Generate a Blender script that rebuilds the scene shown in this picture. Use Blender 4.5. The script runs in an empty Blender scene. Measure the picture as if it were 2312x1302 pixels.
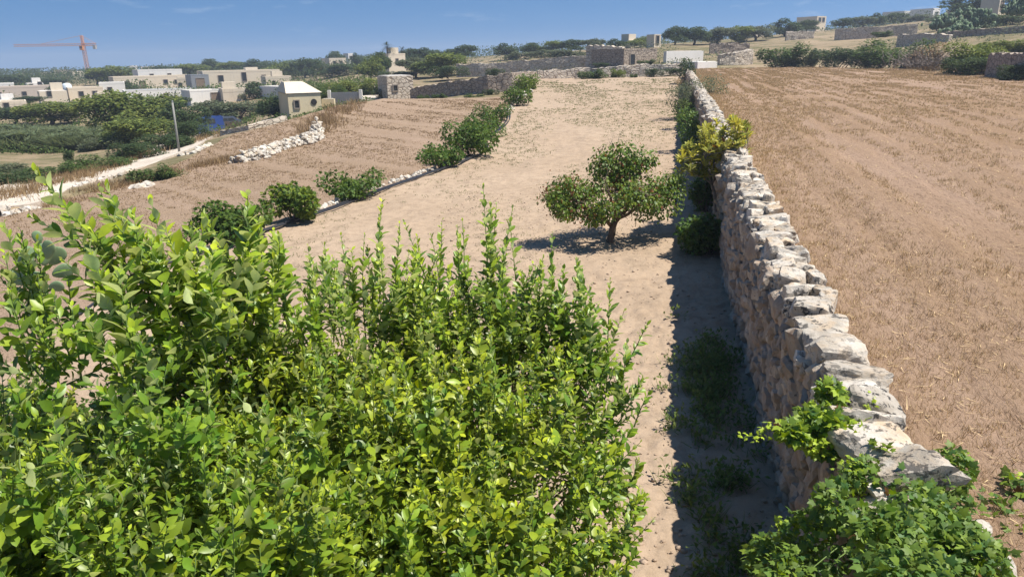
import bpy, bmesh, math, random
import numpy as np
from mathutils import Vector, Matrix
R = math.radians
scene = bpy.context.scene
COL = scene.collection

# ------------------------------------------------------------------ camera, sky, sun, exposure
CZ = 4.2                      # eye height above the garden soil
FPX = 1650.0                  # focal length in photo pixels (photo is 2312 wide)
PITCH, ROLL = R(17.5), 0.020
cam_d = bpy.data.cameras.new('camera'); cam = bpy.data.objects.new('camera', cam_d); COL.objects.link(cam)
cam_d.sensor_width = 36.0; cam_d.lens = 36.0 * FPX / 2312.0
cam_d.clip_start = 0.05; cam_d.clip_end = 9000
cam.matrix_world = Matrix.Translation((0, 0, CZ)) @ Matrix.Rotation(R(90) - PITCH, 4, 'X') @ Matrix.Rotation(-ROLL, 4, 'Z')
scene.camera = cam

SUN_EL = R(61.5); SUN_H = np.array([0.975, -0.20]); SUN_H /= np.linalg.norm(SUN_H)
w = bpy.data.worlds.new('World'); scene.world = w; w.use_nodes = True
nt = w.node_tree; nt.nodes.clear()
out = nt.nodes.new('ShaderNodeOutputWorld'); bg = nt.nodes.new('ShaderNodeBackground')
sky = nt.nodes.new('ShaderNodeTexSky'); sky.sky_type = 'NISHITA'; sky.sun_disc = False
sky.sun_elevation = SUN_EL; sky.sun_rotation = math.atan2(SUN_H[0], SUN_H[1])
sky.air_density = 1.0; sky.dust_density = 0.25; sky.ozone_density = 2.0; sky.altitude = 50
tc = nt.nodes.new('ShaderNodeTexCoord')
add = nt.nodes.new('ShaderNodeVectorMath'); add.operation = 'ADD'; add.inputs[1].default_value = (0, 0, 0.24)
nrm = nt.nodes.new('ShaderNodeVectorMath'); nrm.operation = 'NORMALIZE'
nt.links.new(tc.outputs['Generated'], add.inputs[0]); nt.links.new(add.outputs[0], nrm.inputs[0]); nt.links.new(nrm.outputs[0], sky.inputs['Vector'])
hs = nt.nodes.new('ShaderNodeHueSaturation'); hs.inputs['Saturation'].default_value = 1.28; hs.inputs['Value'].default_value = 1.2
nt.links.new(sky.outputs[0], hs.inputs['Color'])
# a few thin fair-weather wisps low over the horizon
mp = nt.nodes.new('ShaderNodeMapping'); mp.inputs['Scale'].default_value = (9, 9, 42)
nt.links.new(tc.outputs['Generated'], mp.inputs['Vector'])
cn = nt.nodes.new('ShaderNodeTexNoise'); cn.inputs['Scale'].default_value = 1.6; cn.inputs['Detail'].default_value = 6; cn.inputs['Roughness'].default_value = 0.6
nt.links.new(mp.outputs[0], cn.inputs['Vector'])
cr = nt.nodes.new('ShaderNodeValToRGB'); cr.color_ramp.elements[0].position = 0.60; cr.color_ramp.elements[1].position = 0.86
cr.color_ramp.elements[1].color = (0.32, 0.32, 0.32, 1)
nt.links.new(cn.outputs['Fac'], cr.inputs[0])
cmix = nt.nodes.new('ShaderNodeMix'); cmix.data_type = 'RGBA'; cmix.inputs['B'].default_value = (7.5, 8.2, 9.2, 1)
nt.links.new(cr.outputs[0], cmix.inputs['Factor']); nt.links.new(hs.outputs[0], cmix.inputs['A'])
nt.links.new(cmix.outputs['Result'], bg.inputs['Color']); bg.inputs['Strength'].default_value = 0.069
nt.links.new(bg.outputs[0], out.inputs[0])

sd = bpy.data.lights.new('sun', 'SUN'); sd.energy = 4.8; sd.angle = R(0.53); sd.color = (1.0, 0.955, 0.885)
so = bpy.data.objects.new('sun', sd); COL.objects.link(so)
so.rotation_euler = Vector((SUN_H[0] * math.cos(SUN_EL), SUN_H[1] * math.cos(SUN_EL), math.sin(SUN_EL))).to_track_quat('Z', 'Y').to_euler()
so.location = (20, 6, 30)

scene.view_settings.view_transform = 'Standard'; scene.view_settings.look = 'None'
scene.view_settings.exposure = 0.66; scene.view_settings.gamma = 1.0
cy = scene.cycles
cy.max_bounces = 7; cy.diffuse_bounces = 3; cy.glossy_bounces = 2; cy.transmission_bounces = 4; cy.transparent_max_bounces = 6
cy.use_denoising = True; cy.sample_clamp_indirect = 6

# ------------------------------------------------------------------ projection helpers (photo pixel + forward distance -> place)
_p, _r = PITCH, ROLL
_right = np.array([1, 0, 0.]); _up = np.array([0, math.sin(_p), math.cos(_p)]); _fw = np.array([0, math.cos(_p), -math.sin(_p)])
RI = _right * math.cos(_r) - _up * math.sin(_r); UP = _up * math.cos(_r) + _right * math.sin(_r)
CAM = np.array([0, 0, CZ])
def ray(u, v): return _fw + RI * (u - 1156) / FPX + UP * (651 - v) / FPX
def P(u, v, Y):
    d = ray(u, v); return CAM + d * (Y / d[1])
def hit(u, v, zf, y0=2.0, y1=140.0):
    """where the line of sight through a photo pixel meets the surface zf(x, y)"""
    d = ray(u, v); d = d / d[1]; ys = np.geomspace(y0, y1, 500); pts = CAM + ys[:, None] * d
    g = pts[:, 2] - zf(pts[:, 0], pts[:, 1]); k = np.argmax(g < 0)
    if not (g < 0).any(): return pts[-1]
    if k == 0: return pts[0]
    t = g[k - 1] / (g[k - 1] - g[k]); return pts[k - 1] * (1 - t) + pts[k] * t

# ------------------------------------------------------------------ numpy noise
def _h(ix, iy, iz, s):
    v = np.sin(ix * 127.1 + iy * 311.7 + iz * 74.7 + s * 19.19) * 43758.5453
    return v - np.floor(v)
def vnoise(x, y, z=0.0, s=0):
    x = np.asarray(x, float); y = np.asarray(y, float); z = np.asarray(z, float) + 0 * x
    ix, iy, iz = np.floor(x), np.floor(y), np.floor(z); fx, fy, fz = x - ix, y - iy, z - iz
    fx, fy, fz = (f * f * (3 - 2 * f) for f in (fx, fy, fz))
    o = 0
    for a in (0, 1):
        for b in (0, 1):
            for c in (0, 1):
                o = o + _h(ix + a, iy + b, iz + c, s) * (fx if a else 1 - fx) * (fy if b else 1 - fy) * (fz if c else 1 - fz)
    return o
def fbm(x, y, z=0.0, s=0, oct=4):
    a, o, f, t = 0.5, 0, 1.0, 0
    for k in range(oct):
        o = o + a * vnoise(np.asarray(x) * f, np.asarray(y) * f, np.asarray(z) * f, s + k * 7); t += a; a *= 0.5; f *= 2.03
    return o / t

# ------------------------------------------------------------------ materials
class NM:
    def __init__(s, name):
        s.m = bpy.data.materials.new(name); s.m.use_nodes = True; s.t = s.m.node_tree; s.t.nodes.clear()
        s.out = s.t.nodes.new('ShaderNodeOutputMaterial')
    def n(s, typ, **kw):
        nd = s.t.nodes.new('ShaderNode' + typ)
        for k, v in kw.items(): setattr(nd, k, v)
        return nd
    def set(s, nd, key, val):
        i = nd.inputs[key]
        if isinstance(val, bpy.types.NodeSocket): s.t.links.new(val, i)
        else: i.default_value = val
    def noise(s, vec, scale, detail=4, rough=0.55, dist=0.0):
        nd = s.n('TexNoise'); s.set(nd, 'Vector', vec); s.set(nd, 'Scale', scale); s.set(nd, 'Detail', detail); s.set(nd, 'Roughness', rough); s.set(nd, 'Distortion', dist)
        return nd.outputs['Fac']
    def ramp(s, fac, stops):
        nd = s.n('ValToRGB'); s.set(nd, 'Fac', fac); e = nd.color_ramp.elements
        while len(e) < len(stops): e.new(0.5)
        for el, (p, c) in zip(e, stops): el.position = p; el.color = (c[0], c[1], c[2], 1) if not isinstance(c, (int, float)) else (c, c, c, 1)
        return nd.outputs['Color']
    def mix(s, fac, a, b, mode='MIX'):
        nd = s.n('Mix', data_type='RGBA', blend_type=mode)
        s.set(nd, 'Factor', fac)
        for k, v in (('A', a), ('B', b)):
            s.set(nd, k, v if isinstance(v, bpy.types.NodeSocket) else (v[0], v[1], v[2], 1))
        return nd.outputs['Result']
    def math(s, op, a, b=0.0):
        nd = s.n('Math', operation=op); s.set(nd, 0, a); s.set(nd, 1, b); return nd.outputs[0]
    def co(s, kind='Object'): return s.n('TexCoord').outputs[kind]
    def mapping(s, vec, scale=(1, 1, 1), rot=(0, 0, 0)):
        nd = s.n('Mapping'); s.set(nd, 'Vector', vec); s.set(nd, 'Scale', scale); s.set(nd, 'Rotation', rot); return nd.outputs[0]
    def bump(s, h, strength=0.4, dist=0.02):
        nd = s.n('Bump'); s.set(nd, 'Height', h); s.set(nd, 'Strength', strength); s.set(nd, 'Distance', dist); return nd.outputs[0]
    def tint(s):
        at = s.n('Attribute', attribute_name='tint'); sp = s.n('SeparateColor'); s.set(sp, 0, at.outputs['Color']); return sp.outputs
    def pbr(s, col, rough=0.85, spec=0.25, normal=None, metal=0.0):
        b = s.n('BsdfPrincipled'); s.set(b, 'Base Color', col if isinstance(col, bpy.types.NodeSocket) else (*col, 1)); s.set(b, 'Roughness', rough); s.set(b, 'Specular IOR Level', spec); s.set(b, 'Metallic', metal)
        if normal is not None: s.set(b, 'Normal', normal)
        return b.outputs[0]
    def done(s, sh): s.t.links.new(sh, s.out.inputs[0]); return s.m

def leaf_mat(name, top, young, under, dead=(0.16, 0.075, 0.025), rough=0.42, spec=0.45, trans=0.33, tcol=None):
    """tint: r = young/yellow share, g = own brightness, b = dry share (over 0.5)"""
    k = NM(name); t = k.tint()
    c = k.mix(t[0], top, young)
    d = k.math('GREATER_THAN', t[2], 0.75); c = k.mix(d, c, dead)
    u = k.mix(t[0], under, tuple(0.5 * a + 0.5 * b for a, b in zip(under, young))); u = k.mix(d, u, dead)
    g = k.n('NewGeometry').outputs['Backfacing']
    c = k.mix(g, c, u)
    nz = k.noise(k.co(), 45, 2); c2 = k.mix(k.math('MULTIPLY', nz, 0.35), c, (0.02, 0.04, 0.01)); 
    br = k.n('HueSaturation'); k.set(br, 'Color', c2); k.set(br, 'Value', k.math('ADD', k.math('MULTIPLY', t[1], 1.0), 0.5)); cc = br.outputs[0]
    rgh = k.math('ADD', k.math('MULTIPLY', g, 0.3), rough)
    p = k.pbr(cc, rgh, spec)
    tr = k.n('BsdfTranslucent'); hsv = k.n('HueSaturation'); k.set(hsv, 'Color', cc); k.set(hsv, 'Saturation', 1.15); k.set(hsv, 'Value', 1.5); k.set(hsv, 'Hue', 0.485)
    k.set(tr, 'Color', hsv.outputs[0])
    mx = k.n('MixShader'); k.set(mx, 0, trans); k.t.links.new(p, mx.inputs[1]); k.t.links.new(tr.outputs[0], mx.inputs[2])
    return k.done(mx.outputs[0])

M = {}
M['lemon'] = leaf_mat('lemon_leaf', (0.078, 0.192, 0.02), (0.50, 0.56, 0.03), (0.60, 0.66, 0.31), rough=0.40, spec=0.42, trans=0.30)
M['vine'] = leaf_mat('vine_leaf', (0.075, 0.16, 0.04), (0.36, 0.46, 0.035), (0.17, 0.25, 0.09), rough=0.5, spec=0.3)
M['grape'] = leaf_mat('grape_bush_leaf', (0.05, 0.115, 0.018), (0.25, 0.31, 0.035), (0.11, 0.17, 0.05), rough=0.55, spec=0.25)
M['apricot'] = leaf_mat('apricot_leaf', (0.085, 0.165, 0.026), (0.32, 0.36, 0.045), (0.19, 0.26, 0.09), dead=(0.25, 0.10, 0.035), rough=0.45, spec=0.35)
M['loquat'] = leaf_mat('loquat_leaf', (0.11, 0.17, 0.025), (0.66, 0.58, 0.06), (0.32, 0.34, 0.13), rough=0.5, spec=0.3)
M['shrub'] = leaf_mat('shrub_leaf', (0.07, 0.125, 0.03), (0.17, 0.21, 0.04), (0.09, 0.13, 0.05), rough=0.55, spec=0.25)
M['olive'] = leaf_mat('olive_leaf', (0.10, 0.125, 0.062), (0.19, 0.20, 0.09), (0.17, 0.19, 0.12), rough=0.55, spec=0.3)
M['treeleaf'] = leaf_mat('tree_leaf', (0.095, 0.145, 0.04), (0.24, 0.27, 0.06), (0.14, 0.18, 0.07), rough=0.6, spec=0.2)
M['carob'] = leaf_mat('dark_tree_leaf', (0.048, 0.085, 0.032), (0.13, 0.155, 0.045), (0.08, 0.11, 0.05), rough=0.55, spec=0.25)
M['reed'] = leaf_mat('reed_leaf', (0.11, 0.15, 0.075), (0.22, 0.23, 0.11), (0.15, 0.18, 0.09), rough=0.6, spec=0.2)
M['palm'] = leaf_mat('palm_leaf', (0.05, 0.075, 0.03), (0.13, 0.14, 0.05), (0.09, 0.11, 0.05))
M['weed'] = leaf_mat('weed_leaf', (0.11, 0.17, 0.04), (0.27, 0.29, 0.08), (0.15, 0.20, 0.07), rough=0.6, spec=0.2)

def straw_mat(name, a, b, c):
    k = NM(name); t = k.tint(); col = k.mix(t[0], a, b); col = k.mix(k.math('MULTIPLY', t[2], 0.8), col, c)
    br = k.n('HueSaturation'); k.set(br, 'Color', col); k.set(br, 'Value', k.math('ADD', t[1], 0.5))
    p = k.pbr(br.outputs[0], 0.7, 0.2); tr = k.n('BsdfTranslucent'); k.set(tr, 'Color', br.outputs[0])
    mx = k.n('MixShader'); k.set(mx, 0, 0.25); k.t.links.new(p, mx.inputs[1]); k.t.links.new(tr.outputs[0], mx.inputs[2]); return k.done(mx.outputs[0])
M['straw'] = straw_mat('stubble_straw', (0.45, 0.305, 0.150), (0.67, 0.51, 0.28), (0.23, 0.14, 0.075))
M['drygrass'] = straw_mat('dry_grass', (0.27, 0.175, 0.085), (0.45, 0.33, 0.17), (0.17, 0.10, 0.055))

def soil_mat(name, c_dark, c_mid, c_pale, scale=1.0, bump=0.6):
    k = NM(name); v = k.co()
    big = k.noise(v, 0.16 * scale, 5, 0.6); fine = k.noise(v, 3.5 * scale, 8, 0.7); grit = k.noise(v, 38 * scale, 4, 0.75)
    c = k.ramp(big, [(0.30, c_dark), (0.5, c_mid), (0.72, c_pale)])
    c = k.mix(k.ramp(fine, [(0.32, 1.0), (0.55, 0.0)]), c, tuple(x * 0.82 for x in c_dark))
    c = k.mix(k.ramp(grit, [(0.58, 0.0), (0.75, 0.6)]), c, tuple(min(1, x * 1.25) for x in c_pale))
    c = k.mix(k.ramp(grit, [(0.28, 0.5), (0.42, 0.0)]), c, tuple(x * 0.6 for x in c_dark))
    vo = k.n('TexVoronoi'); k.set(vo, 'Vector', v); k.set(vo, 'Scale', 14 * scale)
    h = k.math('ADD', k.math('MULTIPLY', fine, 1.0), k.math('MULTIPLY', grit, 0.45)); h = k.math('ADD', h, k.math('MULTIPLY', vo.outputs['Distance'], -0.35))
    return k.done(k.pbr(c, 0.95, 0.12, k.bump(h, bump, 0.035)))
M['garden'] = soil_mat('garden_soil', (0.34, 0.25, 0.17), (0.39, 0.29, 0.20), (0.432, 0.328, 0.232))
M['track'] = soil_mat('white_gravel', (0.50, 0.42, 0.33), (0.60, 0.52, 0.42), (0.68, 0.60, 0.50))
M['clod'] = soil_mat('soil_clod', (0.36, 0.265, 0.185), (0.44, 0.33, 0.24), (0.51, 0.39, 0.295), 2.0)

WALLROT = math.atan2(0.217, 1.0)
def stubble_mat(name, soil, straw, dark, rot, row=0.7, wob=0.3):
    k = NM(name); v = k.co()
    wv = k.n('Vectorial') if False else None
    m = k.mapping(v, (1, 1, 1), (0, 0, rot))
    mlong = k.mapping(m, (row, 0.035, 1))
    rows = k.noise(mlong, 1.0, 5, 0.62, 0.4); patch = k.noise(m, 0.11, 5, 0.6)
    st = k.mapping(m, (26, 7, 8)); fib = k.noise(st, 1.0, 5, 0.75); grit = k.noise(v, 16, 6, 0.75)
    sx = k.n('SeparateXYZ'); k.set(sx, 0, m); ph = k.math('ADD', k.math('MULTIPLY', sx.outputs[0], 6.6 * row / 0.55), k.math('MULTIPLY', patch, 2.6)); sn = k.math('SINE', ph)
    a = k.math('ADD', k.math('ADD', k.math('MULTIPLY', rows, 0.9), k.math('MULTIPLY', patch, 0.55)), k.math('MULTIPLY', sn, 0.065))
    c = k.mix(k.ramp(a, [(0.56, 0.0), (0.86, 1.0)]), soil, straw)
    c = k.mix(k.ramp(fib, [(0.36, 0.85), (0.5, 0.0)]), c, dark)
    c = k.mix(k.ramp(grit, [(0.6, 0.0), (0.78, 0.75)]), c, tuple(min(1, x * 1.45) for x in soil))
    c = k.mix(k.ramp(grit, [(0.25, 0.6), (0.42, 0.0)]), c, dark)
    h = k.math('ADD', fib, k.math('MULTIPLY', grit, 0.8))
    return k.done(k.pbr(c, 0.95, 0.1, k.bump(h, 0.7, 0.05)))
M['rightfield'] = stubble_mat('stubble_soil_red', (0.345, 0.236, 0.162), (0.285, 0.187, 0.112), (0.178, 0.113, 0.072), WALLROT, 0.55)
M['leftfield'] = stubble_mat('stubble_soil_brown', (0.345, 0.245, 0.17), (0.30, 0.212, 0.138), (0.185, 0.128, 0.085), R(-38), 0.45)

def terrain_mat():
    k = NM('scrub_terrain'); v = k.co()
    a = k.noise(v, 0.035, 6, 0.6); b = k.noise(v, 0.3, 6, 0.65); g = k.noise(v, 4, 5, 0.7)
    c = k.ramp(a, [(0.35, (0.15, 0.13, 0.065)), (0.47, (0.27, 0.205, 0.125)), (0.62, (0.34, 0.255, 0.165))])
    c = k.mix(k.ramp(b, [(0.45, 0.0), (0.6, 0.8)]), c, (0.11, 0.11, 0.045)); c = k.mix(k.ramp(g, [(0.35, 0.6), (0.5, 0.0)]), c, (0.12, 0.09, 0.05))
    return k.done(k.pbr(c, 0.95, 0.1, k.bump(g, 0.5, 0.1)))
M['terrain'] = terrain_mat()

def stone_mat(name, base, pale, ochre, lichen=0.5, scale=1.0, bump=0.7):
    k = NM(name); t = k.tint(); v = k.co('Object'); geo = k.n('NewGeometry').outputs['Position']
    n1 = k.noise(geo, 3.2 * scale, 6, 0.62); n2 = k.noise(geo, 12 * scale, 8, 0.68, 0.3); n3 = k.noise(geo, 55 * scale, 5, 0.7); n4 = k.noise(geo, 6.5 * scale, 4, 0.6, 0.8)
    c = k.mix(k.ramp(n1, [(0.38, 0.0), (0.62, 1.0)]), base, pale)
    c = k.mix(k.math('MULTIPLY', t[0], k.ramp(n4, [(0.45, 0.0), (0.62, 1.0)])), c, ochre)
    sp = k.ramp(n2, [(0.545 + 0.10 * (1 - lichen), 0.0), (0.575 + 0.10 * (1 - lichen), 1.0)])
    sp = k.math('MULTIPLY', sp, t[2])
    c = k.mix(sp, c, (0.055, 0.052, 0.048))
    c = k.mix(k.ramp(n3, [(0.6, 0.0), (0.72, 0.55)]), c, (0.16, 0.14, 0.12))
    br = k.n('HueSaturation'); k.set(br, 'Color', c); k.set(br, 'Value', k.math('ADD', k.math('MULTIPLY', t[1], 0.6), 0.7))
    h = k.math('ADD', k.math('MULTIPLY', n2, 0.9), k.math('MULTIPLY', n3, 0.35))
    return k.done(k.pbr(br.outputs[0], 0.92, 0.15, k.bump(h, bump, 0.035 / scale)))
M['coping'] = stone_mat('weathered_limestone', (0.345, 0.30, 0.24), (0.53, 0.48, 0.405), (0.46, 0.33, 0.20), 1.05)
M['facestone'] = stone_mat('fieldstone', (0.255, 0.208, 0.162), (0.40, 0.345, 0.275), (0.32, 0.225, 0.155), 0.5)
M['whitestone'] = stone_mat('white_field_stone', (0.40, 0.355, 0.29), (0.56, 0.52, 0.45), (0.46, 0.35, 0.23), 0.3)
M['mortar'] = soil_mat('wall_earth', (0.16, 0.105, 0.068), (0.21, 0.14, 0.09), (0.26, 0.18, 0.12), 2.5)

def rubble_mat(name, joint, a, b, scale=2.2):
    k = NM(name); v = k.co('Generated') if False else k.n('NewGeometry').outputs['Position']
    vo = k.n('TexVoronoi', feature='DISTANCE_TO_EDGE'); k.set(vo, 'Vector', k.mapping(v, (1, 1, 1.5))); k.set(vo, 'Scale', scale)
    vc = k.n('TexVoronoi'); k.set(vc, 'Vector', k.mapping(v, (1, 1, 1.5))); k.set(vc, 'Scale', scale)
    n = k.noise(v, 0.8, 5, 0.6); c = k.mix(n, a, b); sep = k.n('SeparateColor'); k.set(sep, 0, vc.outputs['Color'])
    c = k.mix(k.math('MULTIPLY', sep.outputs[0], 0.35), c, tuple(x * 0.6 for x in a))
    c = k.mix(k.ramp(vo.outputs['Distance'], [(0.01, 1.0), (0.09, 0.0)]), c, joint)
    h = k.math('ADD', k.math('MINIMUM', vo.outputs['Distance'], 0.12), k.math('MULTIPLY', k.noise(v, 9, 4), 0.05))
    return k.done(k.pbr(c, 0.95, 0.1, k.bump(h, 0.9, 0.4)))
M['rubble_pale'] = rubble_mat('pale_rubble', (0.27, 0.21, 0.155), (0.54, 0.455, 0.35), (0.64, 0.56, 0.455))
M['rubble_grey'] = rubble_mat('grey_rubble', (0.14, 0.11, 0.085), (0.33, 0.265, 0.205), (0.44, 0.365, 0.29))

def plaster_mat(name, a, b, block=0.0):
    k = NM(name); v = k.n('NewGeometry').outputs['Position']
    n = k.noise(v, 0.5, 6, 0.65); n2 = k.noise(k.mapping(v, (3, 3, 0.5)), 1.0, 5, 0.65); f = k.noise(v, 7, 4, 0.7)
    c = k.mix(n, a, b); c = k.mix(k.ramp(n2, [(0.55, 0.0), (0.8, 0.5)]), c, tuple(x * 0.62 for x in a))
    c = k.mix(k.ramp(f, [(0.3, 0.35), (0.45, 0.0)]), c, tuple(x * 0.7 for x in a))
    return k.done(k.pbr(c, 0.92, 0.12, k.bump(f, 0.3, 0.05)))
M['cream'] = plaster_mat('cream_limestone_wall', (0.60, 0.50, 0.37), (0.70, 0.61, 0.47))
M['yellow'] = plaster_mat('yellow_limestone_wall', (0.60, 0.50, 0.31), (0.70, 0.60, 0.41))
M['white'] = plaster_mat('whitewashed_wall', (0.68, 0.64, 0.57), (0.78, 0.75, 0.69))
M['pink'] = plaster_mat('faded_pink_wall', (0.53, 0.43, 0.345), (0.62, 0.52, 0.43))
M['greywall'] = plaster_mat('grey_concrete_wall', (0.26, 0.245, 0.235), (0.36, 0.34, 0.325))
M['roofcon'] = plaster_mat('flat_roof_concrete', (0.52, 0.48, 0.42), (0.62, 0.58, 0.52))

def flat(name, col, rough=0.6, spec=0.3, metal=0.0, var=0.25):
    k = NM(name); n = k.noise(k.co(), 6, 5, 0.65); c = k.mix(k.math('MULTIPLY', n, var * 1.6), col, tuple(x * 0.5 for x in col))
    return k.done(k.pbr(c, rough, spec, None, metal))
M['dark'] = flat('dark_opening', (0.035, 0.032, 0.03), 0.5)
M['frame'] = flat('window_frame_paint', (0.30, 0.25, 0.20))
M['glass'] = flat('window_pane', (0.03, 0.035, 0.04), 0.12, 0.6)
M['sheet'] = flat('grey_sheet_metal', (0.30, 0.31, 0.32), 0.5, 0.4, 0.3)
M['orange'] = flat('crane_orange_paint', (0.62, 0.24, 0.06), 0.5)
M['concrete_block'] = flat('crane_ballast', (0.4, 0.38, 0.35), 0.9)
M['blue'] = flat('blue_car_paint', (0.018, 0.05, 0.20), 0.28, 0.5, 0.1, 0.1)
M['slate'] = flat('grey_blue_car_paint', (0.07, 0.09, 0.13), 0.28, 0.5, 0.1, 0.1)
M['tyre'] = flat('tyre_rubber', (0.02, 0.02, 0.02), 0.85)
M['rim'] = flat('wheel_rim', (0.4, 0.4, 0.4), 0.35, 0.5, 0.7)
M['lamp'] = flat('lamp_glass', (0.6, 0.6, 0.58), 0.15, 0.6)
M['polewood'] = flat('grey_pole', (0.30, 0.29, 0.26), 0.8)
M['hose'] = flat('black_pipe', (0.032, 0.032, 0.036), 0.42, 0.45)
M['tank'] = flat('white_water_tank', (0.66, 0.72, 0.76), 0.5)
M['bluetarp'] = flat('blue_tarpaulin', (0.06, 0.22, 0.5), 0.55)
M['timber'] = flat('weathered_timber', (0.23, 0.17, 0.12), 0.85)
M['cardboard'] = flat('tan_panel', (0.50, 0.37, 0.24), 0.85)
def bark_mat(name, a, b):
    k = NM(name); v = k.co(); n = k.noise(k.mapping(v, (14, 14, 2.5)), 1.5, 6, 0.7); c = k.ramp(n, [(0.3, a), (0.7, b)])
    return k.done(k.pbr(c, 0.9, 0.1, k.bump(n, 0.8, 0.02)))
M['bark'] = bark_mat('brown_bark', (0.07, 0.05, 0.038), (0.19, 0.14, 0.10))
M['greybark'] = bark_mat('grey_bark', (0.15, 0.13, 0.11), (0.34, 0.30, 0.26))
M['greenstem'] = flat('green_stem', (0.13, 0.20, 0.045), 0.55)
M['twig'] = flat('dry_twig', (0.26, 0.215, 0.18), 0.9)
def cactus_mat():
    k = NM('cactus_skin'); v = k.co(); vo = k.n('TexVoronoi'); k.set(vo, 'Vector', v); k.set(vo, 'Scale', 30)
    n = k.noise(v, 5, 4); c = k.mix(n, (0.13, 0.205, 0.095), (0.22, 0.295, 0.145)); c = k.mix(k.ramp(vo.outputs['Distance'], [(0.10, 0.8), (0.2, 0.0)]), c, (0.35, 0.34, 0.22))
    return k.done(k.pbr(c, 0.55, 0.3))
M['cactus'] = cactus_mat(); M['cactus_far'] = flat('hillside_cactus_skin', (0.085, 0.135, 0.06), 0.6)

# ------------------------------------------------------------------ mesh accumulation
def unit(v):
    v = np.asarray(v, float); return v / np.maximum(np.linalg.norm(v, axis=-1, keepdims=True), 1e-9)
def ico(sub):
    bm = bmesh.new(); bmesh.ops.create_icosphere(bm, subdivisions=sub, radius=1.0); bm.verts.index_update()
    V = np.array([v.co for v in bm.verts]); Fc = np.array([[v.index for v in f.verts] for f in bm.faces]); bm.free(); return unit(V), Fc
ICO = {k: ico(k) for k in (1, 2, 3, 4)}
BOXF = np.array([[0, 3, 2, 1], [4, 5, 6, 7], [0, 1, 5, 4], [1, 2, 6, 5], [2, 3, 7, 6], [3, 0, 4, 7]])
class Acc:
    def __init__(s): s.V = []; s.F = []; s.T = []; s.n = 0
    def add(s, V, faces, tint=(0.0, 0.5, 0.5)):
        V = np.asarray(V, float).reshape(-1, 3); tint = np.asarray(tint, float)
        if tint.ndim == 1: tint = np.tile(tint, (len(V), 1))
        for f in (faces if isinstance(faces, list) else [faces]):
            f = np.asarray(f)
            if f.size: s.F.append(f + s.n)
        s.V.append(V); s.T.append(tint); s.n += len(V)
    def box(s, c, d, yaw=0.0, tint=(0, .5, .5), top=(1, 1)):
        """box with base centre c and size d; top scales its upper face"""
        x, y, z = np.array(d) / 2.0
        a = np.array([[-x, -y, 0], [x, -y, 0], [x, y, 0], [-x, y, 0], [-x * top[0], -y * top[1], 2 * z], [x * top[0], -y * top[1], 2 * z], [x * top[0], y * top[1], 2 * z], [-x * top[0], y * top[1], 2 * z]])
        cs, sn = math.cos(yaw), math.sin(yaw); a = np.stack([a[:, 0] * cs - a[:, 1] * sn, a[:, 0] * sn + a[:, 1] * cs, a[:, 2]], 1)
        s.add(a + np.asarray(c), BOXF, tint)
    def inst(s, tmpl, pos, X, Y, Z, sl, sw, tint):
        T, faces = tmpl; n = len(pos); k = len(T)
        if n == 0: return
        sl = np.broadcast_to(sl, (n,)); sw = np.broadcast_to(sw, (n,))
        V = pos[:, None, :] + (T[None, :, 0] * sw[:, None])[..., None] * X[:, None, :] + (T[None, :, 1] * sl[:, None])[..., None] * Y[:, None, :] + (T[None, :, 2] * sl[:, None])[..., None] * Z[:, None, :]
        off = (np.arange(n) * k)[:, None, None]
        s.add(V.reshape(-1, 3), [(f[None] + off).reshape(-1, f.shape[1]) for f in faces], np.repeat(tint, k, 0))
    def tube(s, pts, rad, sides=6, tint=(0, .5, .5), cap=True):
        pts = np.asarray(pts, float); n = len(pts); rad = np.broadcast_to(rad, (n,))
        tg = unit(np.gradient(pts, axis=0)); ref = np.array([0, 0, 1.0]) if abs(tg[0][2]) < 0.9 else np.array([1.0, 0, 0])
        V = []; a = np.arange(sides) * 2 * math.pi / sides; e1 = unit(np.cross(tg[0], ref))
        for i in range(n):
            e1 = unit(e1 - tg[i] * np.dot(e1, tg[i])); e2 = np.cross(tg[i], e1)
            V.append(pts[i] + rad[i] * (np.cos(a)[:, None] * e1 + np.sin(a)[:, None] * e2))
        V = np.concatenate(V); i = np.arange(n - 1)[:, None] * sides; j = np.arange(sides)[None]; j2 = (j + 1) % sides
        q = np.stack([i + j, i + j2, i + sides + j2, i + sides + j], -1).reshape(-1, 4); fs = [q]
        if cap: fs.append(np.array([[(n - 1) * sides + x for x in range(sides)]])); fs.append(np.array([[x for x in range(sides)][::-1]]))
        s.add(V, fs, tint)
    def rock(s, c, dims, rng, rot=None, sub=2, tint=(0, .5, .5), p=13, rough=0.05, block=0.6):
        D, Fc = ICO[sub]; nn = unit(rng.normal(size=(9, 3))); hh = rng.uniform(0.72, 1.0, 9)
        ax = np.vstack([np.eye(3), -np.eye(3)]); ax = unit(ax + rng.normal(0, 0.12, (6, 3))); nn = np.vstack([nn, ax]); hh = np.concatenate([hh, rng.uniform(block, block + 0.18, 6)])
        q = np.maximum(D @ nn.T / hh, 1e-4); r = (q ** p).sum(1) ** (-1.0 / p)
        o = rng.uniform(0, 50, 3)
        if sub >= 3: r = r * (1 + 0.75 * rough * (np.abs(fbm(D[:, 0] * 4 + o[1], D[:, 1] * 4 + o[0], D[:, 2] * 6, 8, 4) - 0.5) * 4 - 0.6))
        r = r * (1 + rough * 2.2 * (fbm(D[:, 0] * 2.6 + o[0], D[:, 1] * 2.6 + o[1], D[:, 2] * 2.6 + o[2], 3, 3) - 0.5) * 2)
        V = D * r[:, None] * np.asarray(dims) * 0.5 / (block + 0.1)
        if rot is not None: V = V @ np.array(rot).T
        s.add(V + np.asarray(c), Fc, tint)
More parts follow.
